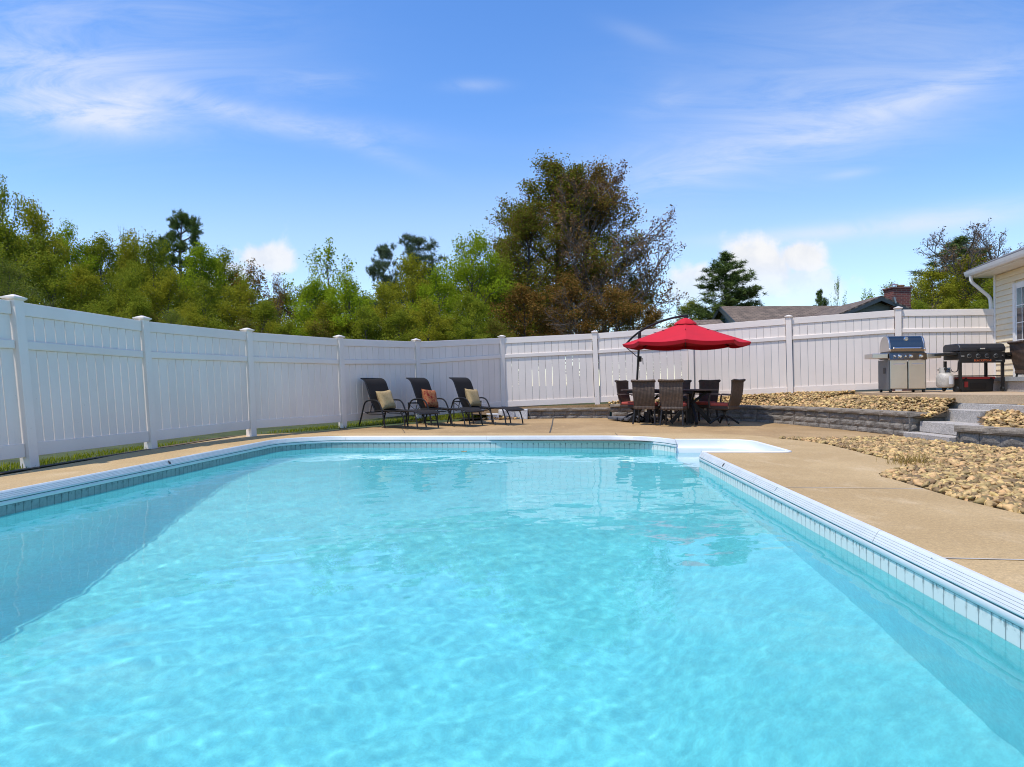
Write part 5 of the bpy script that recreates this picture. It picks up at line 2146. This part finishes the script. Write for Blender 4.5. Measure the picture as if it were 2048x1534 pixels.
MB().lathe((cxm_ - 0.14, YC + wv / 2, c1.z + 0.001), [(0.08, 0), (0.08, 0.09), (0.13, 0.095), (0.14, 0.12), (0.02, 0.16)], 14).build('chimney_cap', CHROME, ch, NO, smooth=True)
MB().lathe((cxm_ + 0.14, YC + wv / 2, c1.z + 0.001), [(0.12, 0), (0.12, 0.06), (0.14, 0.07), (0.14, 0.10), (0.05, 0.12)], 14).build('flue_tile', mat('clay', (0.3, 0.2, 0.1), 0.9), ch, NO, smooth=True)
MB().beam(Q(1787, 594, YC - 0.06), Q(1790, 607, YC - 0.06), 0.14, 0.06).build('flashing', DIRT, ch, NO)
# far roof left of it, just over the fence
sr = empty('shed', tuple(Q(1412, 690, 26)), 0, 'low brown shingled roof peeking over the fence behind the umbrella', 'shed')
so = sr.location.copy()
a_, b_ = Q(1386, 640, 26), Q(1440, 639, 26)
mb = MB().add([(a_.x, 24.8, a_.z - 0.45), (b_.x, 24.8, b_.z - 0.45), (b_.x, 26, b_.z), (a_.x, 26, a_.z), (b_.x, 27.2, b_.z - 0.45), (a_.x, 27.2, a_.z - 0.45)], [(0, 1, 2, 3), (3, 2, 4, 5)])
mb.uv = [tuple((mb.v[i].x, abs(mb.v[i].y - 26)) for i in f) for f in mb.f]
o = mb.build('roof', SHINGLE, sr, so)
sol = o.modifiers.new('thickness', 'SOLIDIFY'); sol.thickness = 0.06; sol.offset = -1
MB().box(((a_.x + b_.x) / 2, 26, (0.4 + a_.z - 0.5) / 2), (b_.x - a_.x - 0.1, 2.2, a_.z - 0.5 - 0.4)).build('wall', GREYSID, sr, so)

# ------------------------------------------------------------------ trees
GOLD = 2.39996


def leaf_quads(c, size, r, up=0.35, asp=0.62):
    """one diamond-shaped leaf spray per centre"""
    n = len(c)
    nrm = r.standard_normal((n, 3))
    nrm[:, 2] = np.abs(nrm[:, 2]) + up
    nrm /= np.linalg.norm(nrm, axis=1)[:, None]
    a = r.standard_normal((n, 3))
    a -= nrm * (a * nrm).sum(1)[:, None]
    a /= np.linalg.norm(a, axis=1)[:, None]
    b = np.cross(nrm, a)
    s_ = (size * r.uniform(0.6, 1.35, n))[:, None]
    a, b = a * s_ * 0.5, b * s_ * 0.5 * asp
    V = np.stack([c - a, c + b - a * 0.1, c + a, c - b - a * 0.1], 1).reshape(-1, 3)
    Fq = (np.arange(n) * 4)[:, None] + np.arange(4)[None]
    return V, Fq


def mesh_np(name, V, Fq, m):
    me = bpy.data.meshes.new(name)
    k = Fq.shape[1]
    me.vertices.add(len(V)); me.vertices.foreach_set('co', np.asarray(V, np.float32).ravel())
    me.loops.add(len(Fq) * k); me.loops.foreach_set('vertex_index', np.asarray(Fq, np.int32).ravel())
    me.polygons.add(len(Fq)); me.polygons.foreach_set('loop_start', np.arange(0, len(Fq) * k, k, dtype=np.int32))
    me.update(calc_edges=True)
    me.materials.append(m)
    return me


def mesh_mb(name, mb, m):
    me = bpy.data.meshes.new(name)
    me.from_pydata([tuple(p) for p in mb.v], [], mb.f)
    me.update()
    me.polygons.foreach_set('use_smooth', [True] * len(me.polygons))
    me.materials.append(m)
    return me


def broad(seed, nl=20, lo=0.14, nleaf=11000, ls=0.135, peak=0.45, sig=0.26, spiky=0.5, HH=8.0, RR=2.6, subs=6, sprig=0.02):
    """a leafy tree of height HH and radius RR, as a branch mesh and a leaf mesh"""
    rd = random.Random(seed)
    r = np.random.default_rng(seed)
    mb = MB()
    tr = [Vector((0, 0, 0))]
    for i in range(1, 7):
        p = tr[-1] + Vector((rd.gauss(0, 0.10), rd.gauss(0, 0.10), HH * 0.92 / 6))
        tr.append(p)
    mb.tube(tr, [0.14, 0.125, 0.105, 0.085, 0.06, 0.04, 0.012], 7, False)
    anchors = []

    def at(z):
        t = min(5.999, max(0, z / (HH * 0.92) * 6))
        i = int(t)
        return tr[i].lerp(tr[i + 1], t - i)

    def env(h):
        if h < peak:
            x = max(0.0, (h - lo * 0.5) / (peak - lo * 0.5))
            return RR * (0.55 + 0.45 * math.sin(x * math.pi / 2))
        x = (h - peak) / (1 - peak)
        return RR * max(0.06, math.cos(x * math.pi / 2) ** 0.75)
    for i in range(nl):
        h = lo + (0.93 - lo) * (i + rd.random()) / nl
        z = h * HH * 0.9
        az = i * GOLD + rd.gauss(0, 0.35)
        ht = min(0.985, h + rd.uniform(0.05, 0.20) * (1.2 - h * 0.5))
        rad = env(ht) * rd.uniform(0.70, 1.08)
        p0 = at(z)
        e = Vector((p0.x + rad * math.cos(az), p0.y + rad * math.sin(az), ht * HH))
        pts = []
        for k in range(5):
            t = k / 4
            q = p0.lerp(e, t)
            q.z += 0.10 * rad * math.sin(t * math.pi) * rd.uniform(-0.6, 1)
            if 0 < k < 4:
                q += Vector((rd.gauss(0, 0.07), rd.gauss(0, 0.07), rd.gauss(0, 0.06)))
            pts.append(q)
        w = 0.045 * (1.15 - h)+ 0.008
        mb.tube(pts, [w, w * 0.8, w * 0.6, w * 0.4, 0.006], 5, False)
        L = (e - p0).length
        anchors.append((e, 1.0))
        for j in range(subs):
            t = 0.3 + 0.68 * (j + rd.random()) / subs
            i0 = min(3, int(t * 4))
            q0 = pts[i0].lerp(pts[i0 + 1], t * 4 - i0)
            d = (e - p0).normalized() + Vector((rd.gauss(0, 0.75), rd.gauss(0, 0.75), rd.gauss(0.25, 0.55)))
            d.normalize()
            sl_ = (0.24 + 0.26 * rd.random()) * max(0.8, L) * (1.15 - 0.5 * t)
            q1 = q0 + d * sl_ * 0.55
            q2 = q0 + d * sl_ + Vector((0, 0, sl_ * 0.12 * spiky * 2))
            mb.tube([q0, q1, q2], [0.014, 0.009, 0.004], 3, False)
            anchors += [(q1, 0.9), (q2, 1.0), (q1.lerp(q2, 0.5), 0.9)]
    for k in range(7):
        q = at(HH * 0.92 * (0.80 + 0.2 * k / 6)) + Vector((rd.gauss(0, 0.2), rd.gauss(0, 0.2), 0.14 * HH * 0.5 * rd.random()))
        anchors.append((q, 0.7))
    A_ = np.array([tuple(a) for a, _ in anchors]); wt = np.array([w for _, w in anchors])
    idx = r.choice(len(A_), nleaf, p=wt / wt.sum())
    # clusters: every anchor keeps a spread of its own
    sg = sig * r.uniform(0.55, 1.35, len(A_))
    c = A_[idx] + np.clip(r.standard_normal((nleaf, 3)), -1.5, 1.5) * sg[idx][:, None] * np.array([1, 1, 0.8])
    nu = int(nleaf * sprig)        # sprigs standing out of the outline
    tips = A_[r.choice(len(A_), nu)]
    out = tips + np.stack([r.normal(0, 0.12, nu), r.normal(0, 0.12, nu), r.uniform(0.0, 0.42 * spiky, nu)], -1)
    c = np.concatenate([c, out])
    V, Fq = leaf_quads(c, ls, r)
    return mesh_mb('branches', mb, BARK), mesh_np('crown', V, Fq, LF_OLIVE)


def budding(seed, HH=10.0, RR=3.6, levels=4, nleaf=2600, ls=0.17, lean=0.0, nl=15, droop=0.25, lo=0.16):
    """a tree with bare twigs and hanging clusters of brown young leaves"""
    rd = random.Random(seed)
    r = np.random.default_rng(seed)
    mb = MB()
    tips = []

    def grow(p, d, L, w, lev):
        n = 4 if lev > 1 else 3
        pts = [p]
        for k in range(n):
            d = (d + Vector((rd.gauss(0, 0.13), rd.gauss(0, 0.13), rd.gauss(0.05, 0.09)))).normalized()
            pts.append(pts[-1] + d * L / n)
        mb.tube(pts, [w * (1 - 0.75 * i / n) for i in range(n + 1)], 6 if lev >= 3 else (4 if lev == 2 else 3), False)
        if lev == 0:
            tips.append((pts[-1], d)); tips.append((pts[-2], d))
            return
        nc = {4: nl, 3: 7, 2: 6, 1: 4}[lev]
        for i in range(nc):
            t = (lo if lev == levels else 0.25) + (0.97 - (lo if lev == levels else 0.25)) * (i + rd.random() * 0.8) / nc
            x = min(n - 0.001, t * n)
            q = pts[int(x)].lerp(pts[int(x) + 1], x - int(x))
            if lev == levels:
                az = i * GOLD + rd.gauss(0, 0.3)
                up = rd.uniform(0.45, 1.0) + 0.9 * t
                dd = Vector((math.cos(az), math.sin(az), up)).normalized()
                ll = RR * (1.15 - 0.45 * t) * rd.uniform(0.8, 1.15)
            else:
                sd_ = Vector((rd.gauss(0, 1), rd.gauss(0, 1), rd.gauss(0.15, 0.6)))
                sd_ -= d * sd_.dot(d)
                sd_.normalize()
                dd = (d * rd.uniform(0.7, 1.2) + sd_ * rd.uniform(0.5, 0.9)).normalized()
                ll = L * rd.uniform(0.32, 0.52) * (1.1 - 0.4 * t)
            grow(q, dd, ll, w * (0.36 if lev == levels else 0.48), lev - 1)
    grow(Vector((0, 0, 0)), Vector((lean, 0, 1)).normalized(), HH * 0.80, 0.125, levels)
    T_ = np.array([tuple(p) for p, _ in tips])
    c = T_[r.integers(0, len(T_), nleaf // 3)]
    c = np.repeat(c, 3, 0) + r.standard_normal((len(c) * 3, 3)) * np.array([0.07, 0.07, 0.10]) - np.array([0, 0, 0.06])
    V, Fq = leaf_quads(c, ls, r, 0.0, 0.5)
    print('bud', len(mb.f), len(T_))
    return mesh_mb('branches', mb, BARKP), mesh_np('crown', V, Fq, LF_BUD)


def pine(seed, HH=10.0, RR=2.6, lo=0.15, whorls=17, dens=1.0, flatk=0.1, irregular=0.2, top=0.12, nl=0.20):
    rd = random.Random(seed)
    r = np.random.default_rng(seed)
    mb = MB()
    mb.tube([(0, 0, 0), (0.03, 0.02, HH * 0.5), (0, 0, HH * 0.98)], [0.17, 0.11, 0.015], 7, False)
    C = []
    for w in range(whorls):
        t = w / (whorls - 1)
        z = HH * (lo + (0.97 - lo) * t)
        rad0 = RR * ((1 - t) ** 0.8 * (1 - top) + top) * (0.72 + 0.28 * min(1, t * 5 + 0.3))
        for b in range(rd.randint(4, 6)):
            az = rd.uniform(0, 6.28)
            L = rad0 * rd.uniform(1 - irregular * 1.6, 1 + irregular)
            rise = L * rd.uniform(-0.05, 0.28) + L * t * 0.35
            e = Vector((math.cos(az) * L, math.sin(az) * L, z + rise))
            p0 = Vector((0, 0, z))
            m_ = p0.lerp(e, 0.5) - Vector((0, 0, L * flatk))
            mb.tube([p0, m_, e], [0.035 * (1.1 - t), 0.02 * (1.1 - t), 0.006], 4, False)
            nt = max(3, int(L * 5.5 * dens))
            for k in range(nt):
                s_ = 0.28 + 0.75 * (k + rd.random()) / nt
                q = (p0.lerp(m_, s_ * 2) if s_ < 0.5 else m_.lerp(e, (s_ - 0.5) * 2))
                sp_ = 0.22 * L * (1.1 - s_) + 0.08
                C.append((q.x + rd.gauss(0, sp_), q.y + rd.gauss(0, sp_), q.z + rd.gauss(0.03, 0.06)))
    for k in range(6):
        C.append((rd.gauss(0, 0.06), rd.gauss(0, 0.06), HH * (0.94 + 0.06 * k / 5)))
    C = np.array(C)
    K = 22
    n = len(C) * K
    d = r.standard_normal((n, 3)); d[:, 2] = d[:, 2] * 0.7 + 0.45
    d /= np.linalg.norm(d, axis=1)[:, None]
    base = np.repeat(C, K, 0) + r.standard_normal((n, 3)) * 0.045
    ln = (nl * r.uniform(0.7, 1.2, n))[:, None]
    side = np.cross(d, r.standard_normal((n, 3))); side /= np.linalg.norm(side, axis=1)[:, None]
    wd = 0.017
    V = np.stack([base - side * wd, base + side * wd, base + d * ln], 1).reshape(-1, 3)
    Fq = np.arange(n * 3).reshape(-1, 3)
    return mesh_mb('branches', mb, BARK), mesh_np('crown', V, Fq, LF_PINE)


def pads_pine(seed, pads):
    """a pine whose foliage sits in flat separate pads on bare limbs"""
    rd = random.Random(seed)
    r = np.random.default_rng(seed)
    mb = MB()
    mb.tube([(0, 0, 0), (0.05, 0, 5), (-0.05, 0, 8), (0.1, 0, 9.7)], [0.2, 0.15, 0.10, 0.03], 7, False)
    C = []
    for x, z, q in pads:
        y = rd.uniform(-0.5, 0.5)
        mb.tube([(0, 0, z - 0.45), (x * 0.6, y * 0.6, z - 0.2), (x, y, z)], [0.05, 0.035, 0.012], 5, False)
        for k in range(int(95 * q)):
            a, d = rd.uniform(0, 6.28), min(q * 1.25, abs(rd.gauss(0, q * 0.55)))
            C.append((x + d * math.cos(a), y + d * math.sin(a), z + 0.14 * (1 - (d / q) ** 2) + 0.25 * d * rd.random() + rd.gauss(0, 0.13)))
    C = np.array(C)
    K = 20
    n = len(C) * K
    d = r.standard_normal((n, 3)); d[:, 2] = d[:, 2] * 0.6 + 0.5
    d /= np.linalg.norm(d, axis=1)[:, None]
    base = np.repeat(C, K, 0) + r.standard_normal((n, 3)) * 0.05
    ln = (0.22 * r.uniform(0.7, 1.2, n))[:, None]
    side = np.cross(d, r.standard_normal((n, 3))); side /= np.linalg.norm(side, axis=1)[:, None]
    V = np.stack([base - side * 0.02, base + side * 0.02, base + d * ln], 1).reshape(-1, 3)
    return mesh_mb('branches', mb, BARK), mesh_np('crown', V, np.arange(n * 3).reshape(-1, 3), LF_PINE)


LONE = pads_pine(161, [(0.15, 9.72, 0.8), (0.75, 9.45, 0.75), (-0.45, 9.4, 0.6), (1.15, 9.0, 0.55), (-0.75, 8.75, 0.75), (-1.45, 8.45, 0.65), (0.85, 8.45, 0.6), (-1.0, 8.05, 0.9), (0.15, 8.2, 0.6), (1.25, 7.85, 0.5), (-1.55, 7.6, 0.6), (-0.45, 7.45, 0.8), (0.55, 7.3, 0.6), (-1.0, 6.9, 0.7), (0.9, 6.7, 0.6), (0.0, 6.5, 0.8)])
BROAD = [broad(101, 22, 0.12, 19000, 0.105, 0.42, 0.25), broad(102, 20, 0.15, 18000, 0.108, 0.5, 0.27, 0.7), broad(103, 24, 0.10, 20000, 0.10, 0.38, 0.22, 0.6),
         broad(104, 18, 0.18, 17000, 0.105, 0.52, 0.24, 0.9)]
SPARSE = [broad(111, 20, 0.18, 4200, 0.125, 0.5, 0.17, 1.1), broad(112, 16, 0.25, 2300, 0.11, 0.55, 0.15, 1.2)]
BIG = broad(121, 34, 0.14, 52000, 0.07, 0.40, 0.155, 0.6, 8.0, 2.6, 10, 0.004)
SOFT = broad(131, 26, 0.05, 20000, 0.075, 0.5, 0.30, 0.25)
BUD = [budding(141, 10.0, 3.6, 4, 8500, 0.10, 0.0, 22), budding(142, 10.0, 3.2, 4, 2400, 0.10, 0.0, 18, 0.2, 0.3)]
PINES = [pine(151, 10, 2.9, 0.04, 30, 2.6, 0.04, 0.2, 0.12, 0.26), pine(152, 10, 2.5, 0.60, 9, 2.6, 0.10, 0.22, 0.55, 0.30), pine(153, 10, 2.6, 0.2, 16, 2.2, -0.02, 0.3, 0.35, 0.32)]
tcount = 0


POSTPX = [27, 284, 493, 678, 832, 1003, 1189, 1381, 1577, 1797, 2100]
ORD = ['first', 'second', 'third', 'fourth', 'fifth', 'sixth', 'seventh', 'eighth', 'ninth', 'tenth']


def spot(px, py, Y, leaf, what, back=26.0, mid=22.4):
    i = sum(1 for q in POSTPX if q < px)
    col = {'yellow_green_leaves': 'yellow-green', 'bright_green_leaves': 'bright green', 'olive_green_leaves': 'olive green', 'deep_green_leaves': 'deep green'}[leaf.name]
    row = 'tall back-row' if Y > back else ('middle-row' if Y > mid else 'low front-row')
    if i == 0:
        return f'{col} {row} {what} standing left of the first fence post'
    a, b = POSTPX[i - 1], POSTPX[i]
    t = (px - a) / (b - a)
    wh = 'left end' if t < 0.33 else ('middle' if t < 0.67 else 'right end')
    return f'{row} {col} {what} over the {wh} of the {ORD[i - 1]} whole fence panel'


def tree(name, kit, leafm, px, py, Y, wpx, label, group=None, bark=None, squash=None, seed=None, cat='tree', basez=None):
    """a tree whose top is seen at (px, py), standing at the distance Y"""
    global tcount
    tcount += 1
    rd = random.Random(seed or tcount * 7)
    top = Q(px, py, Y)
    gz_ = float(ground_out(top.x)) if basez is None else basez
    bm, cm_ = kit
    co = np.empty(len(cm_.vertices) * 3, np.float32)
    zmax, rad = kit_size[cm_.name]
    sz = (top.z - gz_) / zmax
    sxy = (wpx / 2 / F * Y) / rad
    root = empty(name, (top.x, Y, gz_), rd.uniform(0, 6.28), label, cat, group)
    for nm, me_, m_ in (('trunk', bm, bark), ('crown', cm_, leafm)):
        o = bpy.data.objects.new(nm, me_)
        COL.objects.link(o)
        o.parent = root
        o.scale = (sxy, sxy, sz)
        if m_ is not None:
            o.material_slots[0].link = 'OBJECT'
            o.material_slots[0].material = m_
    return root


kit_size = {}
for kit in BROAD + SPARSE + [BIG, SOFT, LONE] + BUD + PINES:
    cme = kit[1]
    co = np.empty(len(cme.vertices) * 3, np.float32)
    cme.vertices.foreach_get('co', co)
    co = co.reshape(-1, 3)
    kit_size[cme.name] = (float(np.percentile(co[:, 2], 99.8)), float(np.percentile(np.hypot(co[:, 0], co[:, 1]), 95)))

B0, B1, B2, B3 = BROAD
G1 = 'trees of the wood behind the left fence'
WOOD = 'broad-leaved tree of the wood behind the left fence, one of the many merging into a green mass'
rows_ = [
    # px, top, Y, width, shape, leaves
    (75, 402, 24, 190, B1, LF_YELLOW), (138, 450, 27, 150, B2, LF_BRIGHT), (205, 468, 28, 170, B0, LF_OLIVE), (258, 462, 30, 150, B3, LF_YELLOW), (310, 474, 29, 150, B1, LF_OLIVE),
    (400, 492, 30, 160, B0, LF_BRIGHT), (452, 502, 31, 150, B2, LF_OLIVE), (110, 510, 21, 190, B2, LF_OLIVE), (178, 535, 22, 180, B0, LF_YELLOW),
    (248, 540, 22.6, 170, B1, LF_OLIVE), (330, 545, 23, 180, B3, LF_YELLOW), (410, 560, 23.5, 170, B2, LF_OLIVE), (478, 565, 24, 160, B1, LF_YELLOW), (290, 590, 20, 150, B0, LF_OLIVE),
    (520, 600, 23, 150, B0, LF_OLIVE), (370, 605, 20.5, 150, B2, LF_YELLOW), (200, 595, 19, 150, B3, LF_OLIVE),
    (-70, 395, 22, 240, B2, LF_OLIVE), (-180, 380, 24, 260, B0, LF_OLIVE),
]
for px, py, Y, w, k, lm in rows_:
    tree('broadleaf_tree', k, lm, px, py, Y, w, spot(px, py, Y, lm, 'tree').replace('front-row', 'front-row' if px != 370 else 'short front-row'), G1)
G2 = 'trees of the wood behind the loungers'
WOOD2 = 'yellow-green broad-leaved tree in the thick row behind the fence above the loungers'
for px, py, Y, w, k, lm in (
        (700, 548, 22, 170, B2, LF_BRIGHT), (628, 560, 22.5, 160, B0, LF_BRIGHT), (775, 565, 24, 160, B1, LF_YELLOW), (885, 535, 25, 170, B3, LF_BRIGHT),
        (860, 598, 22, 170, B2, LF_YELLOW), (945, 590, 22.5, 170, B0, LF_OLIVE), (740, 615, 21, 150, B3, LF_OLIVE), (660, 605, 21.5, 150, B1, LF_YELLOW), (1000, 520, 27, 150, B1, LF_OLIVE), (800, 620, 21.2, 140, B0, LF_OLIVE)):
    tree('broadleaf_tree', k, lm, px, py, Y, w, spot(px, py, Y, lm, 'tree', 24.5, 22.2), G2)
G3 = 'backmost trees of the wood'
for i, px in enumerate(range(-60, 1080, 76)):
    py = np.interp(px, [-60, 60, 140, 300, 450, 560, 650, 760, 900, 1080], [440, 470, 500, 510, 535, 590, 580, 560, 530, 540])
    tree('broadleaf_tree', BROAD[i % 4], LF_OLIVE if i % 3 else LF_DEEP, px + (i * 37 % 23) - 11, py + (i * 53 % 19) - 9, 38 + (i * 29 % 7), 190, spot(px, py, 99, LF_OLIVE if i % 3 else LF_DEEP, 'tree').replace('tall back-row', 'dim rearmost'), G3)
# low dark growth right behind the fence
G4 = 'undergrowth shrubs along the outside of the fence'
for i, px in enumerate(list(range(60, 560, 62)) + list(range(575, 1010, 60))):
    Y = 19.5 + (i * 13 % 5) * 0.4 if px < 500 else 21 + (i * 13 % 5) * 0.3
    lm = (LF_OLIVE, LF_DEEP, LF_YELLOW)[i % 3]
    tree('shrub', BROAD[(i * 3 + 1) % 4], lm, px, 622 + (i * 31 % 17) + (12 if px > 500 else 0), Y, 130, spot(px, 0, 1, lm, 'shrub').replace('low front-row', 'low'), G4, cat='shrub')
# trees one can name
tree('broadleaf_tree', SPARSE[0], LF_OLIVE, 5, 350, 21, 150, 'tall thin-topped tree at the left edge of the picture, the tallest over the fence')
tree('broadleaf_tree', B3, LF_OLIVE, -10, 420, 20.5, 230, 'dense tree below the thin-topped one at the left picture edge')
tree('weeping_shrub', SOFT, LF_SOFT, 40, 522, 17.5, 190, 'feathery pale green willow-like shrub at the far left above the first fence post', cat='shrub')
tree('feathery_shrub', SOFT, LF_SOFT, 338, 618, 17.0, 105, 'small feathery pale green bush peeking over the fence after the second post', cat='shrub')
tree('broadleaf_tree', SPARSE[1], LF_OLIVE, 243, 452, 33, 80, 'thin sprig of a treetop left of the lone flat-topped pine')
tree('pine_tree', LONE, LF_PINE, 361, 424, 42, 84, 'lone flat-topped pine standing high above the wood at left').rotation_euler = (0, 0, 0)
tree('broadleaf_tree', SPARSE[0], LF_BRONZE, 505, 520, 31, 150, 'brownish thin-leaved treetop in front of the small left cloud')
tree('broadleaf_tree', SPARSE[0], LF_BUD, 555, 548, 30, 110, 'bare brown-tipped treetop right of the small left cloud')
tree('broadleaf_tree', SPARSE[0], LF_BRIGHT, 655, 478, 25, 190, 'airy bright green tree whose crown lets sky through, left of the middle pines')
tree('pine_tree', PINES[2], LF_PINEB, 766, 488, 33, 90, 'small blue-green pine, left one of the two behind the middle trees')
tree('pine_tree', PINES[2], LF_PINEB, 838, 470, 34, 130, 'broader blue-green pine, right one of the two behind the middle trees')
tree('broadleaf_tree', B1, LF_YELLOW, 825, 508, 27, 170, 'rounded yellow-bronze tree in front of the blue-green pines')
tree('broadleaf_tree', B1, LF_BRIGHT, 940, 462, 26, 190, 'tall bright green tree left of the big bronze-leaved tree')
tree('large_tree', BIG, LF_DEEP, 1112, 322, 31, 330, 'biggest tree of the picture, its left crown deep green and bronze')
tree('large_tree', BIG, LF_RUST, 1180, 332, 31.5, 290, 'rust-brown crown filling the middle of the biggest tree group')
tree('large_tree', BIG, LF_DEEP, 1058, 405, 30, 230, 'dark green shoulder tree hugging the left side of the biggest crown')
tree('budding_tree', BUD[0], LF_BUD, 1215, 318, 29.5, 290, 'tall half-bare tree with brown young leaves right of the biggest crown')
tree('bronze_shrub', B0, LF_BRONZE, 1050, 572, 25, 190, 'bronze-leaved shrubby tree at the left foot of the biggest tree')
tree('bronze_shrub', B2, LF_BRONZE, 1145, 548, 25.5, 190, 'bronze-leaved shrubby tree in the middle under the biggest tree')
tree('bronze_shrub', B1, LF_BRONZE, 1235, 570, 25, 180, 'bronze-leaved shrubby tree under the half-bare tree')
tree('bronze_shrub', B3, LF_BRONZE, 1310, 610, 25, 130, 'low bronze bush behind the curved umbrella arm')
tree('budding_tree', BUD[1], LF_BUD, 1180, 560, 24.2, 240, 'low tangle of pale bare branches in front of the bronze shrubs', bark=BARKP)
tree('broadleaf_tree', B2, LF_DEEP, 1270, 545, 31, 130, 'dark green tree glimpsed below the right branches of the half-bare tree')
tree('broadleaf_tree', B0, LF_OLIVE, 1382, 598, 36, 120, 'small green trees\' mound between the half-bare tree and the conical pine'.replace("trees' ", 'tree '))
tree('pine_tree', PINES[0], LF_PINE, 1452, 508, 35, 190, 'dense conical green pine in front of the big white cloud')
tree('pine_tree', PINES[0], LF_PINE, 1641, 582, 44, 62, 'small pine top showing over the ridge of the brown roof')
tree('broadleaf_tree', SPARSE[1], LF_BRIGHT, 1676, 552, 44, 44, 'slim upright young tree standing over the ridge of the brown roof')
tree('broadleaf_tree', SPARSE[0], LF_BRIGHT, 1735, 578, 44, 90, 'light green treetop just left of the dark gable')
tree('broadleaf_tree', B1, LF_OLIVE, 1785, 566, 42, 110, 'rounded green tree behind the brick chimney')
G5 = 'trees right of the chimney'
for px, py, Y, w, k, lm in ((1862, 535, 30, 170, B2, LF_YELLOW), (1935, 515, 31, 190, B0, LF_YELLOW), (1985, 560, 29, 140, B3, LF_OLIVE), (1845, 600, 25, 110, B1, LF_OLIVE), (1900, 600, 26, 130, B3, LF_YELLOW), (1965, 600, 25.5, 130, B1, LF_OLIVE), (2050, 560, 30, 150, B2, LF_OLIVE)):
    tree('broadleaf_tree', k, lm, px, py, Y, w, ('near ' if Y < 28 else 'farther ') + ('olive' if lm is LF_OLIVE else 'yellow-green') + ' tree in the clump right of the brick chimney, ' + ('next to the chimney' if px < 1880 else 'over the roof edge' if px > 2000 else ('halfway to the house' if px < 1950 else 'beside the house')), G5)
tree('broadleaf_tree', SPARSE[0], LF_YELLOW, 1838, 545, 29, 110, 'thin yellowish tree just right of the brick chimney')
tree('pine_tree', PINES[0], LF_PINE, 1925, 478, 34, 260, 'dark green pine rising among bare branches left of the cream house')
tree('bare_tree', BUD[1], LF_BUD, 1880, 462, 32, 240, 'leafless-looking tree with fine branches reaching left over the clump')
tree('bare_tree', BUD[1], LF_BUD, 1990, 462, 33, 190, 'leafless-looking tree rising directly behind the cream house roof')

# a fallen leaf on the water
lf_ = P(928, 902.5, WZ + 0.006)
mb = MB()
n_ = 10
ring_ = [(0.055 * math.cos(2 * math.pi * i / n_), 0.032 * math.sin(2 * math.pi * i / n_) * (1 if i else 1), 0.006 * math.cos(4 * math.pi * i / n_)) for i in range(n_)]
mb.add(ring_ + [(0, 0, 0.004)] + [(x, y, z - 0.003) for x, y, z in ring_], [(i, (i + 1) % n_, n_) for i in range(n_)] + [((i + 1) % n_, i, n_ + 1 + i, n_ + 1 + (i + 1) % n_) for i in range(n_)])
o = mb.build('fallen_leaf', mat('dry_leaf', (0.32, 0.21, 0.09), 0.8), loc=(lf_.x, lf_.y, lf_.z), rz=0.4)
tag(o, 'dry tan leaf floating on the pool near its far edge', 'leaf')
